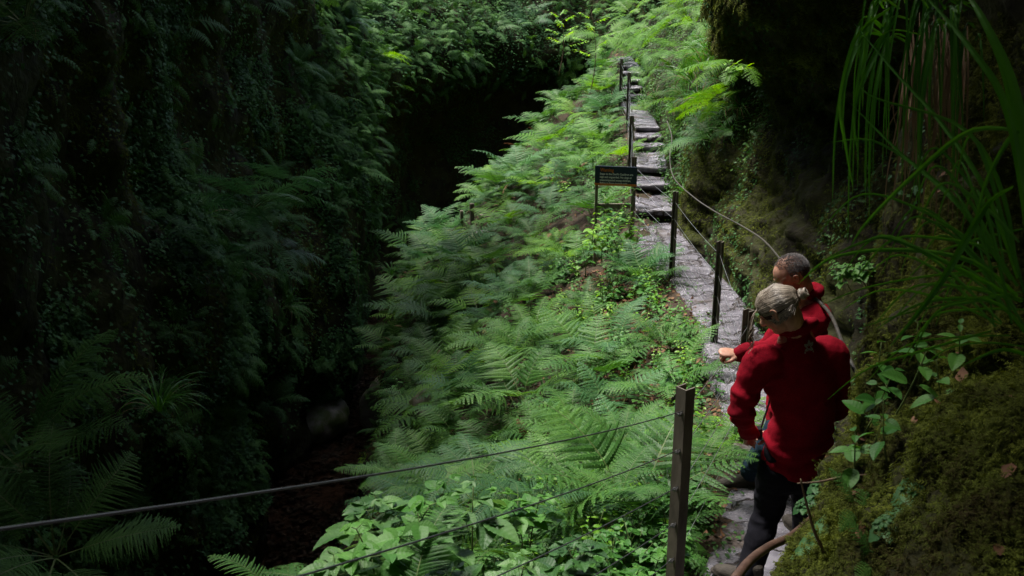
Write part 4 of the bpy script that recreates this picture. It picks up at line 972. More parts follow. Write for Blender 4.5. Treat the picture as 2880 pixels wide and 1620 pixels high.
for (X, Y, yy, s_, lab) in ((1505, 560, 11.6, 1.0, 'tall leafy herb in front of the left leg of the warning sign'), (1560, 575, 11.4, 1.0, 'tall leafy herb under the middle of the warning sign'), (1590, 590, 11.5, 1.05, 'tall bright leaved herb in front of the right leg of the warning sign'),
                          (1470, 600, 11.2, .9, 'tall leafy herb just left of the warning sign legs'), (1600, 700, 10.2, .9, 'tall leafy herb between the sign and the slate path'),
                          (1520, 545, 11.9, 1.3, 'tallest leafy herb just right of the left sign leg'), (1485, 560, 11.7, 1.3, 'tallest leafy herb just left of the left sign leg'), (1575, 560, 11.8, 1.2, 'tallest leafy herb at the right sign leg')):
    p = pt(X, Y, yy); place_mesh('leafy_herb', sg_h[X % 2], (p.x, p.y, p.z - .42), (0, 0, X), s_, lab, 'plant')
# twigs
def twig(P, r0, lab, mat=M_twig):
    P = smooth_line(P, 14); mb = MB(); mb.tube([p - P[0] for p in P], [r0 * (1 - .6 * i / 13) for i in range(14)], 6); o = mb.build('twig', mat, None, True); o.location = P[0]; tag(o, lab, 'twig')
twig([snap(2080, 1400, .0), pt(2050, 1340, snap(2080, 1400).y), pt(2030, 1270, snap(2080, 1400).y), pt(2014, 1205, snap(2080, 1400).y)], .006, 'upright broken pale twig in front of the dark trousers', M_dry)
twig([snap(2190, 1195, -.02), pt(2120, 1200, snap(2190, 1195).y), pt(2060, 1212, snap(2190, 1195).y), pt(2005, 1216, snap(2190, 1195).y)], .005, 'thin twig sticking out sideways from the mossy bank')

# ------------------------------------------------------------------ long grass at the right
def long_grass(name, root, blades, lab, mat=M_grass):
    mb = MB()
    for P, w_ in blades:
        P = catmull([tuple(p) for p in P], np.linspace(0, len(P) - 1.0001, 18)); V = []
        for i in range(18):
            t = i / 17; d = nz(P[min(i + 1, 17)] - P[max(i - 1, 0)]); s_ = nz(np.cross(d, [.25, .75, .5])); s_ = nz(s_ + np.cross(d, s_) * .3)
            ww = w_ * .5 * min(1, .5 + t * 2) * (1 - t ** 2.6) + .0004; up = np.cross(s_, d)
            V += [P[i] - s_ * ww, P[i] + up * ww * .35, P[i] + s_ * ww]
        V = np.array(V) - np.array(root); Fc = []
        for i in range(17):
            a_ = i * 3; Fc += [(a_, a_ + 1, a_ + 4, a_ + 3), (a_ + 1, a_ + 2, a_ + 5, a_ + 4)]
        mb.add(V, Fc)
    o = mb.build(name, mat, None); o.location = root; return tag(o, lab, 'grass')
def bl3(*a, w=.011): return ([pt(*q) for q in a], w)
root = pt(2560, 745, 2.1)
B = [bl3((2560, 745, 2.1), (2440, 655, 2.1), (2250, 628, 2.2), (2090, 650, 2.3), (2008, 715, 2.4), w=.012),
     bl3((2570, 760, 2.1), (2440, 690, 2.05), (2250, 602, 2.1), (2170, 610, 2.15), (2070, 655, 2.2), w=.011),
     bl3((2560, 720, 2.1), (2450, 560, 2.15), (2330, 440, 2.25), (2200, 355, 2.4), (2090, 358, 2.45), w=.010),
     bl3((2540, 700, 2.1), (2400, 500, 2.15), (2260, 380, 2.3), (2140, 260, 2.4), w=.010),
     bl3((2560, 700, 2.1), (2480, 480, 2.1), (2360, 300, 2.2), (2250, 180, 2.3), (2150, 60, 2.4), w=.010),
     bl3((2560, 690, 2.0), (2520, 480, 2.05), (2420, 320, 2.1), (2210, 250, 2.3), (2160, 215, 2.35), w=.009),
     bl3((2550, 470, 2.0), (2480, 520, 1.95), (2380, 690, 1.9), (2300, 800, 1.9), (2240, 870, 1.95), w=.015),
     bl3((2576, 330, 1.9), (2440, 330, 1.95), (2300, 440, 2.0), (2180, 560, 2.1), (2140, 620, 2.15), w=.010),
     bl3((2590, 850, 2.0), (2500, 760, 2.0), (2330, 760, 2.05), (2200, 830, 2.1), w=.009),
     bl3((2600, 700, 1.9), (2540, 300, 1.9), (2440, 120, 1.95), (2300, -40, 2.1), w=.014),
     bl3((2620, 600, 1.8), (2560, 250, 1.85), (2480, 60, 1.9), (2400, -60, 2.0), w=.016),
     bl3((2600, 600, 1.9), (2530, 200, 1.95), (2440, 0, 2.0), w=.012),
     bl3((2590, 560, 1.9), (2570, 330, 1.9), (2480, 460, 1.95), (2450, 620, 2.0), w=.010),
     bl3((2600, 900, 2.0), (2520, 880, 2.0), (2420, 920, 2.05), w=.010)]
rr = np.random.default_rng(77)
for k in range(34):
    x0, y0 = rr.uniform(2490, 2600), rr.uniform(560, 880); a = rr.uniform(2.3, 3.6) if k % 3 else rr.uniform(1.7, 2.5); ln = rr.uniform(220, 520); d0 = rr.uniform(1.95, 2.3)
    ex_, ey_ = math.cos(a) * ln, -math.sin(a) * ln * .8
    B.append(bl3((x0, y0, d0), (x0 + ex_ * .4, y0 + ey_ * .55 - 20, d0 + .05), (x0 + ex_ * .75, y0 + ey_ * .85 - 10, d0 + .1), (x0 + ex_, y0 + ey_ * .85 + rr.uniform(20, 130), d0 + .15), w=rr.uniform(.004, .008)))
long_grass('long_grass', root, B, 'big tuft of broad arching grass blades rooted at the right edge')
root = pt(2330, 60, 3.3); B = []
rr = np.random.default_rng(91)
for k in range(46):
    x0 = 2330 + rr.uniform(-110, 130); y0 = rr.uniform(-30, 110); ln = rr.uniform(200, 520); sw = rr.uniform(-150, 60); d_ = rr.uniform(3.0, 3.6)
    B.append(bl3((x0, y0, d_ + .2), (x0 + sw * .6, y0 - 10 + rr.uniform(-50, 20), d_), (x0 + sw * 1.05, y0 + ln * .45, d_ - .05), (x0 + sw * 1.15, y0 + ln, d_), w=rr.uniform(.006, .013)))
B += [bl3((2240, 20, 3.1), (2160, 90, 3.0), (2115, 250, 3.0), (2130, 380, 3.05), (2145, 470, 3.1), w=.016), bl3((2260, 30, 3.1), (2190, 160, 3.0), (2150, 280, 3.0), (2160, 400, 3.05), w=.015)]
long_grass('long_grass', root, B, 'curtain of green grass hanging from the upper right ledge')
B = []
for k in range(60):
    x0 = 2330 + rr.uniform(-60, 110); y0 = 60 + rr.uniform(-30, 160); ln = rr.uniform(150, 430); sw = rr.uniform(-60, 30); d_ = rr.uniform(3.45, 3.8)
    B.append(bl3((x0, y0, d_ + .1), (x0 + sw * .3, y0 + ln * .3, d_), (x0 + sw * .8 + rr.uniform(-15, 15), y0 + ln * .7, d_), (x0 + sw, y0 + ln, d_), w=rr.uniform(.004, .010)))
long_grass('dead_grass', pt(2330, 60, 3.6), B, 'brown dead grass hanging in strands under the green curtain', M_dry)
for (X, Y, yy, s_, lab) in ((1000, 1010, 11.5, 1.0, 'grass tuft arching over the stream at the mossy edge'), (985, 690, 15, 1.1, 'grass tuft on the bank edge left of the ferns'), (400, 1030, 8.0, 1.7, 'tall dim grass tuft standing on the left gorge wall')):
    p = pt(X, Y, yy); place_mesh('grass_tuft', G_t[0], p, (0, 0, 0), s_, lab, 'grass')
for (X, Y, yy, s_, w_) in ((1770, 170, 12.6, 1.5, 'largest, right of the bright fern'), (1740, 200, 13, 1.5, 'just below the bright fern'), (1790, 140, 12.2, 1.3, 'beside the dark overhang'), (1725, 260, 13.2, 1.3, 'lowest and nearest the steps'), (1760, 250, 12.6, 1.3, 'low and nearest the cable')):
    p = pt(X, Y, yy); place_mesh('grass_tuft', G_t[1], p, (0, -.5, X), s_, 'bright grass tuft on the wall above the steps, ' + w_, 'grass', 'bright grass tufts spilling over the wall above the steps')
# hanging ivy strings in front of the dark hole
for (X, Y0, Y1, yy) in ((900, 560, 800, 14.5), (880, 620, 760, 14.8)):
    r = np.random.default_rng(X); mb = MB(); a, b = pt(X, Y0, yy), pt(X, Y1, yy); P_ = [a.lerp(b, t) + Vector((r.normal() * .01, r.normal() * .01, 0)) for t in np.linspace(0, 1, 9)]
    mb.tube([p - a for p in P_], .004, 4)
    for k in range(26):
        t = r.uniform(.2, 1); V = T_IVY[0] * r.uniform(.04, .08) @ Ry(r.uniform(.3, 1.2)) @ Rz(r.uniform(0, 6.3)) + np.array(a.lerp(b, t) - a); mb.add(V, T_IVY[1], 1)
    o = mb.build('hanging_vine', [M_twig, M_ivy]); o.location = a; tag(o, {900: 'long thin vine trailing in front of the dark stream hollow', 880: 'shorter vine hanging left of the long one over the stream hollow', 1110: 'long vine hanging under the far overhang'}[X], 'vine')

# ------------------------------------------------------------------ people
def ell_tube(mb, P, R1, R2=None, side=None, n=20, round_=True):
    """closed loft of ellipses; R1 half width along side vectors, R2 half depth"""
    P = [Vector(p) for p in P]; R2 = R2 or R1; V = []; rings = []
    m = len(P)
    ctr, r1, r2, sd_ = [], [], [], []
    s0 = None
    for i in range(m):
        t = (P[min(i + 1, m - 1)] - P[max(i - 1, 0)]).normalized()
        sv = Vector(side[i] if isinstance(side, list) else side) if side is not None else (s0 or t.orthogonal())
        sv = (sv - t * sv.dot(t)).normalized(); s0 = sv
        if round_ and i == 0:
            for k in (.15, .6, .88): ctr.append(P[0] - t * R1[0] * math.sqrt(1 - k * k) * .8); r1.append(R1[0] * k); r2.append(R2[0] * k); sd_.append((sv, t))
        ctr.append(P[i]); r1.append(R1[i]); r2.append(R2[i]); sd_.append((sv, t))
        if round_ and i == m - 1:
            for k in (.88, .6, .15): ctr.append(P[i] + t * R1[i] * math.sqrt(1 - k * k) * .8); r1.append(R1[i] * k); r2.append(R2[i] * k); sd_.append((sv, t))
    for c, a, b_, (sv, t) in zip(ctr, r1, r2, sd_):
        u = t.cross(sv)
        for k in range(n):
            g = 2 * math.pi * k / n; V.append(c + sv * math.cos(g) * a + u * math.sin(g) * b_)
    Fc = [(i * n + k, i * n + (k + 1) % n, (i + 1) * n + (k + 1) % n, (i + 1) * n + k) for i in range(len(ctr) - 1) for k in range(n)]
    Fc += [tuple(range(n - 1, -1, -1)), tuple(range((len(ctr) - 1) * n, len(ctr) * n))]
    mb.add([tuple(v) for v in V], Fc)
def dense(P, Rr, k=5):
    n = (len(P) - 1) * k + 1; ts = np.linspace(0, len(P) - 1.00001, n)
    Q = catmull([tuple(p) for p in P], ts); r = np.interp(ts, range(len(P)), Rr); return [Vector(q) for q in Q], list(r)
def limb(mb, P, Rr, flat=1.0, side=None):
    Q, r = dense(P, Rr); ell_tube(mb, Q, r, [a * flat for a in r], side, 16)
def ball(mb, c, r, rot=None, n=18):
    V = []; c = np.array(c)
    for i in range(n + 1):
        ph = math.pi * i / n
        for k in range(2 * n):
            g = math.pi * k / n; V.append((math.cos(g) * math.sin(ph) * r[0], math.sin(g) * math.sin(ph) * r[1], math.cos(ph) * r[2]))
    V = np.array(V)
    if rot is not None: V = V @ np.array(rot).T
    m = 2 * n; mb.add(V + c, [(i * m + k, (i + 1) * m + k, (i + 1) * m + (k + 1) % m, i * m + (k + 1) % m) for i in range(n) for k in range(m)])
def remesh(o, vox, smooth=6, disp=None):
    md = o.modifiers.new('r', 'REMESH'); md.mode = 'VOXEL'; md.voxel_size = vox; md.use_smooth_shade = True
    sm_ = o.modifiers.new('s', 'SMOOTH'); sm_.iterations = smooth; sm_.factor = .5
    bpy.context.view_layer.update()
    me = bpy.data.meshes.new_from_object(o.evaluated_get(bpy.context.evaluated_depsgraph_get()))
    o.modifiers.clear(); mats = list(o.data.materials); o.data = me
    if disp:
        n = len(me.vertices); co = np.empty(n * 3, np.float32); me.vertices.foreach_get('co', co); co = co.reshape(-1, 3)
        no = np.empty(n * 3, np.float32); me.vertices.foreach_get('normal', no); no = no.reshape(-1, 3)
        co = co + no * disp(co.astype(float))[:, None]; me.vertices.foreach_set('co', co.astype(np.float32).ravel()); me.update()
    me.polygons.foreach_set('use_smooth', [True] * len(me.polygons))
    return o
def fabric(name, col, col2, scale=220):
    m, t, N, L = newmat(name)
    tc = N.new("ShaderNodeTexCoord"); n = N.new("ShaderNodeTexNoise"); n.inputs['Scale'].default_value = scale; n.inputs['Detail'].default_value = 4; L.new(tc.outputs['Object'], n.inputs[0])
    n2 = N.new("ShaderNodeTexNoise"); n2.inputs['Scale'].default_value = 7; n2.inputs['Detail'].default_value = 5; L.new(tc.outputs['Object'], n2.inputs[0])
    ad = N.new("ShaderNodeMath"); ad.inputs[1].default_value = .0; ad.operation = 'ADD'; mu = N.new("ShaderNodeMath"); mu.operation = 'MULTIPLY'; L.new(n.outputs[0], mu.inputs[0]); L.new(n2.outputs[0], mu.inputs[1])
    r = ramp(N, [col, col2], (.12, .4)); L.new(mu.outputs[0], r.inputs[0])
    p = N.new("ShaderNodeBsdfPrincipled"); L.new(r.outputs[0], p.inputs['Base Color']); p.inputs['Roughness'].default_value = .95; p.inputs['Specular IOR Level'].default_value = .1
    p.inputs['Sheen Weight'].default_value = .25; p.inputs['Sheen Roughness'].default_value = .5; p.inputs['Sheen Tint'].default_value = (*col2, 1)
    b = N.new("ShaderNodeBump"); b.inputs['Strength'].default_value = .35; b.inputs['Distance'].default_value = .002; L.new(n.outputs[0], b.inputs['Height']); L.new(b.outputs[0], p.inputs['Normal'])
    o = N.new("ShaderNodeOutputMaterial"); L.new(p.outputs[0], o.inputs[0]); return m
M_red = fabric('red_fleece', (.13, .003, .010), (.30, .006, .018)); M_trou = fabric('dark_trousers', (.006, .006, .009), (.014, .014, .019)); M_jean = fabric('blue_jeans', (.008, .016, .028), (.022, .045, .07))
def skin_mat():
    m, t, N, L = newmat('skin'); n = N.new("ShaderNodeTexNoise"); n.inputs['Scale'].default_value = 30
    r = ramp(N, [(.42, .22, .15), (.56, .32, .23)], (.35, .65)); L.new(n.outputs[0], r.inputs[0]); p = N.new("ShaderNodeBsdfPrincipled"); L.new(r.outputs[0], p.inputs['Base Color'])
    p.inputs['Roughness'].default_value = .5; p.inputs['Subsurface Weight'].default_value = .15; p.inputs['Subsurface Radius'].default_value = (.01, .004, .002); p.inputs['Specular IOR Level'].default_value = .35
    o = N.new("ShaderNodeOutputMaterial"); L.new(p.outputs[0], o.inputs[0]); return m
M_skin = skin_mat()
M_hair = leaf_mat('grey_blonde_hair', [(.035, .025, .017), (.14, .108, .08), (.38, .33, .265)], scale=14, rough=.38, transl=0, objvar=0, spec=.5)
for _n in M_hair.node_tree.nodes:
    if _n.type == 'MATH' and abs(_n.inputs[1].default_value - .22) < .01: _n.inputs[1].default_value = .75
    if _n.type == 'VALTORGB':
        for _e, _p in zip(_n.color_ramp.elements, (.35, .7, .95)): _e.position = _p
M_under = plain('hair_undercap', (.045, .034, .026), .8, .2)  # dark brown cap under the strands
M_short = noise_mat('short_grey_hair', [(.05, .045, .045), (.16, .15, .15), (.3, .29, .29)], scale=90, rough=.8, bump=.6, bscale=300, bdist=.003)
M_boot = noise_mat('walking_boot', [(.03, .025, .02), (.07, .06, .05)], scale=25, rough=.75, bump=.3)
M_black = plain('camera_black', (.012, .012, .013), .4, .4)
M_emb = plain('emblem_white', (.34, .31, .31), .9, .1)

def head_frame(face, up):
    f = Vector(face).normalized(); u = Vector(up); u = (u - f * u.dot(f)).normalized(); l = u.cross(f)      # l = the head's left
    return Matrix((f, l, u)).transposed()
def add_head(mb, c, Rm, s=1.0):
    """head in its frame: +x face, +y left, +z crown; about 0.22 m tall"""
    c = Vector(c); T = lambda x, y, z: c + Rm @ (Vector((x, y, z)) * s)
    Rn = np.array(Rm)
    ball(mb, T(-.012, 0, .02), (.098 * s, .076 * s, .090 * s), Rn)
    ball(mb, T(.022, 0, -.03), (.062 * s, .058 * s, .078 * s), Rn)
    ball(mb, T(.045, 0, -.082), (.036 * s, .036 * s, .026 * s), Rn)       # chin
    for g in (1, -1):
        ball(mb, T(.045, g * .036, -.028), (.03 * s, .024 * s, .028 * s), Rn)  # cheek
        ball(mb, T(.072, g * .03, .014), (.016 * s, .026 * s, .008 * s), Rn)   # brow
        # ear: rim and lobe
        Q = [T(.0, g * .073, -.032), T(-.006, g * .083, -.012), T(-.016, g * .088, .010), T(-.008, g * .088, .026), T(.006, g * .082, .024), T(.010, g * .075, .008)]
        limb(mb, Q, [.007 * s, .006 * s, .0055 * s, .0055 * s, .005 * s, .005 * s]); ball(mb, T(0, g * .076, -.002), (.014 * s, .006 * s, .024 * s), Rn, 8)
    limb(mb, [T(.078, 0, .012), T(.092, 0, -.008), T(.106, 0, -.026), T(.092, 0, -.036)], [.009 * s, .010 * s, .013 * s, .010 * s])
    for g in (1, -1): ball(mb, T(.092, g * .011, -.030), (.010 * s, .008 * s, .008 * s), Rn, 8)
    ball(mb, T(.079, 0, -.052), (.012 * s, .022 * s, .0055 * s), Rn, 8); ball(mb, T(.077, 0, -.062), (.011 * s, .019 * s, .006 * s), Rn, 8)
def hand(mb, wrist, fdir, palm_up, s=1.0, curl=.9, point=None, gside=1):
    """palm, five fingers of different length; gside = which side the thumb leaves"""
    f = Vector(fdir).normalized(); n_ = Vector(palm_up); n_ = (n_ - f * n_.dot(f)).normalized(); l = n_.cross(f) * gside
    w_ = Vector(wrist); T = lambda x, y, z: w_ + (f * x + l * y + n_ * z) * s
    ell_tube(mb, [T(-.03, 0, 0), T(0, 0, 0), T(.03, 0, 0), T(.06, 0, .002), T(.082, 0, .002)], [.027 * s, .026 * s, .035 * s, .041 * s, .040 * s], [.019 * s, .018 * s, .016 * s, .015 * s, .012 * s], l, 16)
    for k, (y, L_) in enumerate(((.030, .068), (.010, .078), (-.010, .072), (-.029, .056))):
        cu = curl * (.9 + .08 * k) if (point is None or k != 0) else .05
        p = Vector((.080, y, 0)); a = .15 * cu; Q = [T(.06, y, 0), T(*p)]
        for seg, fr in enumerate((.45, .32, .25)):
            a += cu * (.75, .95, .6)[seg]; p = p + Vector((math.cos(a), 0, -math.sin(a))) * L_ * fr; Q.append(T(*p))
        limb(mb, Q, [.0095 * s, .0095 * s, .0088 * s, .008 * s, .0068 * s])
    limb(mb, [T(.010, .022, -.004), T(.034, .044, -.012), T(.058, .05, -.024), T(.078, .044, -.036)], [.015 * s, .012 * s, .0105 * s, .008 * s])
def folds(f1, a1, seed):
    def g(co):
        q = co * np.array([1, 1, 2.2]); rr = 1 - np.abs(fbm(q, f1, 3, seed)) * 1.6
        return a1 * rr + .0015 * fbm(co, 60, 2, seed + 5)
    return g
def shoe(mb, heel, toe, w_=.042, h=.075):
    h_ = Vector(heel); t = Vector(toe); d = (t - h_); s_ = d.cross(Vector((0, 0, 1))).normalized()
    q = [h_ + Vector((0, 0, .045)), h_ + d * .3 + Vector((0, 0, .048)), h_ + d * .55 + Vector((0, 0, .040)), h_ + d * .8 + Vector((0, 0, .034)), t + Vector((0, 0, .028)) - d * .06]
    ell_tube(mb, q, [w_ * .85, w_ * .8, w_ * .98, w_ * 1.05, w_ * .7], [.042, .046, .040, .032, .024], s_, 18)
    ell_tube(mb, [h_ + Vector((0, 0, .05)) + d * .08, h_ + Vector((0, 0, .13)) + d * .1], [w_ * .9, w_ * .85], [.045, .045], s_, 16)
    ell_tube(mb, [h_ + Vector((0, 0, .012)) - d * .02, h_ + d * .35 + Vector((0, 0, .012)), h_ + d * .75 + Vector((0, 0, .012)), t + Vector((0, 0, .014))], [w_ * .95, w_ * .9, w_ * 1.15, w_ * .75], [.014] * 4, s_, 16)

# ---------------- woman
GW = -3.05
HC = pt(1958, 778, 4.38); NB = pt(2002, 845, 4.43)
LS, RS = pt(1912, 908, 4.36), pt(2092, 885, 4.50)
CH = pt(2010, 930, 4.44); WA = pt(2022, 1040, 4.45); HP = pt(2000, 1130, 4.46)
LE, LH = pt(1866, 1025, 4.36), pt(1886, 1085, 4.58)
RE, RH = pt(2098, 1030, 4.62), pt(1935, 1090, 4.74)
acr = (RS - LS).normalized()
wo_ = empty('person', (HP.x, HP.y, GW))
tag(wo_, 'person in a red fleece with grey hair in a bun, seen from behind, looking down', 'person')
O = Vector((HP.x, HP.y, GW)); rel = lambda L_: [p - O for p in L_]
mb = MB(); face_w = Vector((-.72, .40, -.62)); Rw = head_frame(face_w, (-.35, .12, .9))
add_head(mb, HC - O, Rw, 1.0)
limb(mb, rel([NB - Vector((0, 0, .06)), NB + Vector((0, 0, .0)), HC + Rw @ Vector((-.03, 0, -.05))]), [.062, .056, .056])
ell_tube(mb, rel([NB - Vector((0, 0, .03)), CH, WA, HP]), [.10, .155, .13, .15], [.06, .09, .085, .10], acr)
limb(mb, rel([LS, LE, LH]), [.045, .036, .026]); limb(mb, rel([RS, RE, RH]), [.045, .036, .026])
LK, LA = pt(1932, 1285, 4.52), Vector((0, 0, 0)); LA = pt(1884, 1428, 4.40); LA.z = GW + .10
RK = pt(2030, 1280, 4.62); RA = pt(2015, 1390, 4.85); RA.z = GW + .09
LHp, RHp = HP - acr * .085 - Vector((0, 0, .03)), HP + acr * .085 - Vector((0, 0, .03))
limb(mb, rel([LHp, LK, LA]), [.07, .05, .035]); limb(mb, rel([RHp, RK, RA]), [.07, .05, .035])
hand(mb, LH - O, (.05, .8, -.6), (-.7, .3, .5), .95, .9, None, 1); hand(mb, RH - O, (-.75, .3, -.3), (.1, .6, .6), .95, .9, None, -1)
bw = mb.build('body', M_skin, wo_); remesh(bw, .0045, 3)
mb = MB()
sh = NB.lerp((LS + RS) / 2, .55)
ell_tube(mb, rel([NB + Vector((.0, 0, .005)), sh, (LS + RS) / 2 - Vector((0, 0, .05)), CH - Vector((0, 0, .03)), (CH + WA) / 2, WA, (WA + HP) / 2 + Vector((0, 0, .0)), HP + Vector((0, 0, -.04))]),
         [.072, .12, .178, .186, .166, .158, .168, .17], [.07, .085, .115, .125, .122, .125, .135, .135], acr, 28)
limb(mb, rel([LS + Vector((.05, 0, .01)), LS - Vector((0, 0, .01)), LS.lerp(LE, .5) + Vector((-.008, 0, .0)), LE + Vector((0, 0, .0)), LE.lerp(LH, .5) + Vector((-.005, 0, -.005)), LH - Vector((0, 0, 0))]), [.068, .078, .066, .060, .050, .040])
limb(mb, rel([RS - Vector((.05, 0, -.01)), RS - Vector((0, 0, .02)), RS.lerp(RE, .5) + Vector((.01, 0, 0)), RE, RE.lerp(RH, .5), RE.lerp(RH, .92)]), [.07, .083, .07, .064, .052, .042])
# collar roll
Cn = NB + Vector((.005, 0, .025)); cq = []
for a in np.linspace(0, 2 * math.pi, 21): cq.append(Cn + acr * math.cos(a) * .078 + Vector((0, 1, 0)) * math.sin(a) * .07 + Vector((0, 0, .022 + .012 * math.cos(a) - .02 * math.sin(a))))
Q, r_ = dense(rel(cq), [.020] * 21, 2); ell_tube(mb, Q, r_, [a * 1.5 for a in r_], Vector((0, 0, 1)).cross(Vector((1, 0, 0))), 12)
# folded cuff ends, hem band
fw = mb.build('fleece_jacket', M_red, wo_); 
def wfold(co):
    g = folds(5, .006, 301)(co)
    d1 = np.linalg.norm(co - np.array(LE - O), axis=1); g = g + .010 * np.sin(co[:, 2] * 75 + fbm(co, 8, 2, 310) * 3) * np.exp(-(d1 / .14) ** 2)
    hz_ = co[:, 2] - (HP - O).z; g = g + .012 * np.sin(hz_ * 60 + fbm(co, 5, 2, 311) * 3.5) * np.exp(-((hz_ - .03) / .09) ** 2)
    return g
remesh(fw, .008, 5, wfold)
mb = MB()
ell_tube(mb, rel([HP + Vector((0, 0, .05)), HP - Vector((0, 0, .05)), HP - Vector((0, 0, .12))]), [.155, .165, .15], [.115, .12, .11], acr, 24)
limb(mb, rel([LHp - Vector((0, 0, .06)), LHp.lerp(LK, .5), LK, LK.lerp(LA, .5), LA + Vector((0, 0, -.015))]), [.098, .092, .074, .068, .060])
limb(mb, rel([RHp - Vector((0, 0, .06)), RHp.lerp(RK, .5), RK, RK.lerp(RA, .5), RA + Vector((0, 0, -.015))]), [.098, .092, .074, .066, .058])
tw = mb.build('trousers', M_trou, wo_); remesh(tw, .009, 5, folds(7, .006, 320))
for a, dr in ((LA, Vector((-.62, .55, 0))), (RA, Vector((-.2, .9, 0)))):
    mb = MB(); h_ = Vector((a.x, a.y, GW + .005)) - dr.normalized() * .06; shoe(mb, h_ - O, h_ + dr.normalized() * .25 - O); s_ = mb.build('shoe', M_boot, wo_); remesh(s_, .005, 2)
# hair: cap, bun, combed strands, ringlet
def strand_cap(parent, c, Rm, O, mat, seed):
    r = np.random.default_rng(seed); mb = MB(); T = lambda x, y, z: Vector(c) + Rm @ Vector((x, y, z)) - O
    Rn = np.array(Rm)
    # under-cap
    V = []; n1, n2 = 48, 26; keep = []
    D = []
    for i in range(n2):
        for k in range(n1):
            ph = math.pi * i / (n2 - 1) * .66; g = 2 * math.pi * k / n1
            d = np.array([math.sin(ph) * math.cos(g), math.sin(ph) * math.sin(g), math.cos(ph)]); D.append(d)
    D = np.array(D) @ Ry(.62)     # tip backwards
    base = np.array([-.012, 0, .02]); V = base + D * np.array([.0995, .0780, .0915]) 
    st_ = fbm(np.stack([D[:, 1] * 9, D[:, 2] * 2, D[:, 0] * 2], 1), 3, 3, seed) * .0035
    V = V + D * st_[:, None]
    V = V @ Rn.T + np.array(Vector(c) - O)
    I = np.arange(n1 * n2).reshape(n2, n1)
    mb.add(V, [tuple(f) for f in np.stack([I[:-1], I[1:], np.roll(I, -1, 1)[1:], np.roll(I, -1, 1)[:-1]], -1).reshape(-1, 4)], 1)
    bun = np.array([-.135, 0.0, .012])
    for q in range(1300):
        y0 = r.uniform(-1, 1); f0 = np.array([.075 - .055 * abs(y0) ** 2, .078 * y0, .075 - .10 * abs(y0) ** 2.2 - (.02 if abs(y0) > .8 else 0)])
        if q > 1000: f0 = np.array([r.uniform(-.08, .02), .079 * np.sign(y0), r.uniform(-.05, .0)])
        pts_ = []
        for t in np.linspace(0, 1, 9):
            p = f0 * (1 - t) + (bun + [0.02, r.uniform(-.001, .001), 0]) * t
            d = p - base; e = math.sqrt((d[0] / .106) ** 2 + (d[1] / .084) ** 2 + (d[2] / .098) ** 2)
            kk = max(1, (1.0 + .025 * r.random()) / max(e, .04)) if t < .85 else 1
            pts_.append(T(*(base + d * kk)))
        mb.tube(pts_, [.0013] * 8 + [.0009], 4, cap=False)
    # bun coil
    for q in range(16):
        ang = r.uniform(0, 6.28); R0 = r.uniform(.012, .026); pts_ = []
        for t in np.linspace(0, 5.5, 16): pts_.append(T(bun[0] - .008 + r.uniform(-.004, .004) + .012 * math.sin(q), bun[1] + math.cos(ang + t) * R0, bun[2] + math.sin(ang + t) * R0 * .95))
        mb.tube(pts_, .0065, 6)
    # loose ringlets by the face
    for k in range(7):
        pts_ = []; y0 = .075 + r.uniform(-.004, .006); ph = r.uniform(0, 6)
        for t in np.linspace(0, 1, 22):
            b0 = T(.072 - .006 * k / 7, .04 + .004 * k, .055); pts_.append(b0 + Vector((-.022 * math.sin(min(1, t * 3) * 1.5) + .015 * math.sin(t * 11 + ph) * t, -.03 * t + .014 * math.cos(t * 11 + ph) * t, -.19 * t * (.75 + .05 * k))))
        mb.tube(pts_, [.0024] * 21 + [.001], 5)
    for k in range(36):
        a = r.uniform(-1, 1); p0 = T(.05, .07 * a, .07); e = T(.0 + r.uniform(-.1, .05), .085 * a, .115 + r.uniform(-.01, .012)); mb.tube([p0, (p0 + e) / 2 + Vector((0, 0, .008)), e], .0005, 3, cap=False)
    return mb.build('hair', [mat, M_under], parent, True)
strand_cap(wo_, HC, Rw, O, M_hair, 5)
# oak sprig emblem on the back
bvh = BVHTree.FromObject(fw, bpy.context.evaluated_depsgraph_get())
def oak(L_, w_):
    n = 22; V = [(0, 0)]
    up = [(t * L_, (w_ * math.sin(math.pi * t ** .8) ** .7) * (.72 + .28 * abs(math.sin(t * 3.5 * math.pi)))) for t in np.linspace(.05, .98, n)]
    return up + [(L_, 0)] + [(x, -y) for x, y in up[::-1]] + [(0, 0)]
mb = MB(); ec = pt(2044, 884, 4.3)
for (ox, oz, ang, L_, w_) in ((0, 0, 90, .036, .012), (-.004, 0, 150, .032, .011), (.004, 0, 30, .032, .011), (-.002, -.008, 205, .028, .010), (.002, -.008, -25, .028, .010), (0, -.006, 268, .018, .003), (-.016, -.024, 200, .010, .006), (.018, -.024, -10, .010, .006)):
    ca, sa = math.cos(R(ang)), math.sin(R(ang)); P2 = [(ox + x * ca - y * sa, oz + x * sa + y * ca) for x, y in oak(L_ * .8, w_ * .8)]
    V = []
    for (x, z) in P2 + [(ox + L_ * .45 * ca, oz + L_ * .45 * sa)]:
        o_ = ec + Vector((x, 0, z)) - O; h = bvh.ray_cast(Vector((o_.x, o_.y - .5, o_.z)), Vector((0, 1, 0)), 2)
        q = h[0] if h[0] else o_; nn = h[1] if h[0] else Vector((0, -1, 0))
        if nn.y > 0: nn = -nn
        V.append(tuple(q + nn * .0025))
    c_ = len(V) - 1; mb.add(V, [(i, i + 1, c_) for i in range(c_ - 1)])
mb.build('emblem', M_emb, fw)
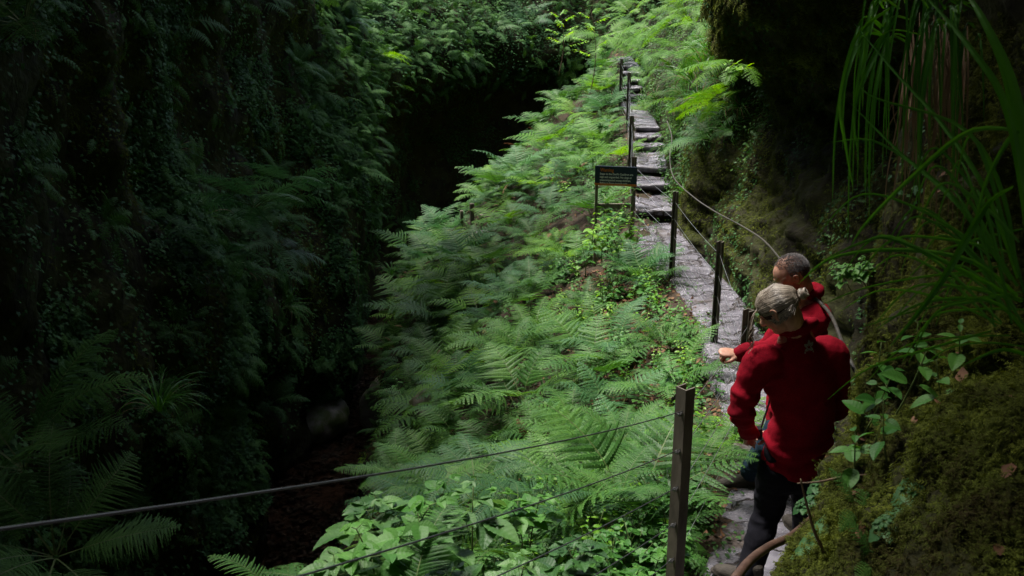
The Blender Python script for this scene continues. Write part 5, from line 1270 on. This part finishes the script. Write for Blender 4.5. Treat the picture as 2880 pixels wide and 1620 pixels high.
# small camera in her hands, with strap
cc = LH.lerp(RH, .35) + Vector((-.01, .05, -.03)); ce = empty('handheld_camera', cc); tag(ce, 'small black camera on a strap held by the person with the bun', 'camera')
mb = MB(); mb.box((0, 0, 0), (.10, .045, .065)); b_ = mb.build('body', M_black, ce); bv = b_.modifiers.new('b', 'BEVEL'); bv.width = .008; bv.segments = 3
mb = MB(); mb.tube([(0, .02, 0), (0, .06, 0)], .026, 18); mb.tube([(0, .06, 0), (0, .068, 0)], .029, 18); mb.build('lens', M_black, ce)
mb = MB(); mb.tube([(.045, 0, .03), (.08, .02, .16), (.10, .03, .28)], .005, 6); mb.build('strap', M_black, ce)

# ---------------- man
GM = -3.24
HC = pt(1988, 692, 5.52); NB = pt(2028, 752, 5.60); LS, RS = pt(2050, 800, 5.42), pt(2010, 790, 5.86)
CH = pt(2010, 850, 5.62); WA = pt(1995, 960, 5.62); HP = pt(1985, 1030, 5.62)
mo = empty('person', (HP.x, HP.y, GM)); tag(mo, 'person with short grey hair in red fleece, bending with one arm stretched towards the fence', 'person')
O = Vector((HP.x, HP.y, GM)); mb = MB(); Rm_ = head_frame((-.80, -.12, -.62), (-.55, -.1, .8))
add_head(mb, HC - O, Rm_, 1.04)
acm = (LS - RS).normalized()
limb(mb, rel([NB - Vector((.0, 0, .06)), NB, HC + Rm_ @ Vector((-.03, 0, -.05))]), [.066, .060, .060])
ell_tube(mb, rel([NB - Vector((0, 0, .04)), CH, WA, HP]), [.11, .16, .14, .15], [.07, .10, .09, .10], acm)
LE, LH = pt(1935, 888, 5.26), pt(1858, 889, 5.20)
RE, RH = pt(1930, 880, 5.90), pt(1905, 930, 5.8)
limb(mb, rel([LS, LE, LH]), [.045, .036, .027]); limb(mb, rel([RS, RE, RH]), [.045, .036, .027])
LHp, RHp = HP + acm * .09, HP - acm * .09
LA = pt(1888, 1182, 5.78); LA.z = GM + .12; LK = pt(1935, 1120, 5.60); RA = pt(1960, 1150, 6.0); RA.z = GM + .1; RK = pt(1950, 1100, 5.85)
limb(mb, rel([LHp, LK, LA]), [.07, .05, .036]); limb(mb, rel([RHp, RK, RA]), [.07, .05, .036])
hand(mb, LH - O, (-1, .05, .05), (0, -.3, .95), 1.0, 1.25, None, 1); hand(mb, RH - O, (-.5, -.1, -.7), (-.4, .2, .5), 1.0, .8, None, -1)
remesh(mb.build('body', M_skin, mo), .0045, 3)
mb = MB()
ell_tube(mb, rel([NB + Vector((.0, 0, .0)), NB.lerp((LS + RS) / 2, .6), (LS + RS) / 2 - Vector((0, 0, .06)), CH, (CH + WA) / 2, WA, HP - Vector((0, 0, .02))]),
         [.08, .15, .205, .20, .19, .18, .18], [.075, .10, .125, .13, .13, .13, .135], acm, 28)
limb(mb, rel([LS - Vector((.0, -.05, .0)), LS, LS.lerp(LE, .5) - Vector((0, 0, .02)), LE, LE.lerp(LH, .5), LH + Vector((.01, 0, 0))]), [.075, .088, .076, .068, .058, .045])
limb(mb, rel([RS, RS.lerp(RE, .5), RE, RE.lerp(RH, .9)]), [.085, .072, .066, .045])
cq = [NB + Vector((0, 0, .025)) + Vector((math.cos(a) * .075, math.sin(a) * .075, .02 + .015 * math.cos(a))) for a in np.linspace(0, 2 * math.pi, 21)]
Q, r_ = dense(rel(cq), [.018] * 21, 2); ell_tube(mb, Q, r_, [a * 1.4 for a in r_], Vector((0, 1, 0)), 12)
fm = mb.build('fleece_jacket', M_red, mo); remesh(fm, .008, 5, folds(6, .011, 401))
mb = MB(); ell_tube(mb, rel([HP + Vector((0, 0, .04)), HP - Vector((0, 0, .1))]), [.16, .16], [.12, .12], acm, 24)
limb(mb, rel([LHp - Vector((0, 0, .04)), LHp.lerp(LK, .5), LK, LK.lerp(LA, .5), LA + Vector((0, 0, -.01))]), [.098, .09, .076, .07, .066])
limb(mb, rel([RHp - Vector((0, 0, .04)), RHp.lerp(RK, .5), RK, RK.lerp(RA, .5), RA + Vector((0, 0, -.01))]), [.098, .09, .076, .07, .066])
remesh(mb.build('trousers', M_jean, mo), .009, 5, folds(9, .007, 420))
for a, dr in ((LA, Vector((-.95, -.1, 0))), (RA, Vector((-.9, .3, 0)))):
    mb = MB(); h_ = Vector((a.x, a.y, GM + .005)) - dr.normalized() * .05; shoe(mb, h_ - O, h_ + dr.normalized() * .26 - O, .048); s_ = mb.build('boot', M_boot, mo); remesh(s_, .005, 2)
# cropped hair round the back and sides, thin on top
r = np.random.default_rng(8); mb = MB(); c_ = Vector(HC) - O; Rn = np.array(Rm_)
for q in range(11000):
    d = r.normal(size=3); d /= np.linalg.norm(d)
    if d[2] < -.55 or (d[0] > .28 and d[2] < .75) or (d[0] > .5): continue
    if abs(d[1]) > .8 and d[2] < .1 and d[0] > -.25: continue
    if d[0] > .0 and d[2] > .5 and r.random() < .25: continue
    p = np.array([-.012, 0, .02]) * 1.04 + d * np.array([.0985, .0765, .0905]) * 1.04; e = p + d * .008 + np.array([-.005, 0, -.003]) + r.normal(0, .002, 3)
    p = p @ Rn.T + np.array(c_); e = e @ Rn.T + np.array(c_)
    mb.tube([p, e], [.0011, .0004], 3, cap=False)
mb.build('hair', M_short, mo)
write_labels()
# only the 300 largest ferns stay single objects, the rest become one mass
bpy.context.view_layer.update()
fs = [o for o in COL.objects if o.name.split('.')[0] == 'fern']
size = {o: max(o.dimensions) / max(project(o.matrix_world.translation)[2], .5) for o in fs}
fs.sort(key=lambda o: -size[o])
rest = fs[292:]
if rest:
    slots = [M_fern, M_fernb, M_ferny, M_dim, M_stem]; Vs, Fs, Ms, n0 = [], [], [], 0
    for o in rest:
        me = o.data; n = len(me.vertices); co = np.empty(n * 3, np.float32); me.vertices.foreach_get('co', co)
        M4 = np.array(o.matrix_world); Vs.append(co.reshape(-1, 3) @ M4[:3, :3].T + M4[:3, 3])
        li = np.empty(len(me.loops), np.int32); me.loops.foreach_get('vertex_index', li); Fs.append(li.reshape(-1, 4) + n0); n0 += n
        mi = np.empty(len(me.polygons), np.int32); me.polygons.foreach_get('material_index', mi); a = slots.index(me.materials[0]); Ms.append(np.where(mi == 0, a, 4))
    me = mesh_np('distant_ferns', np.concatenate(Vs), np.concatenate(Fs), False, np.concatenate(Ms))
    tag(link('distant_ferns', me, None, slots), 'mass of smaller ferns farther off on the bank and the gorge walls', 'ferns', kind='stuff')
    for o in rest: bpy.data.objects.remove(o)
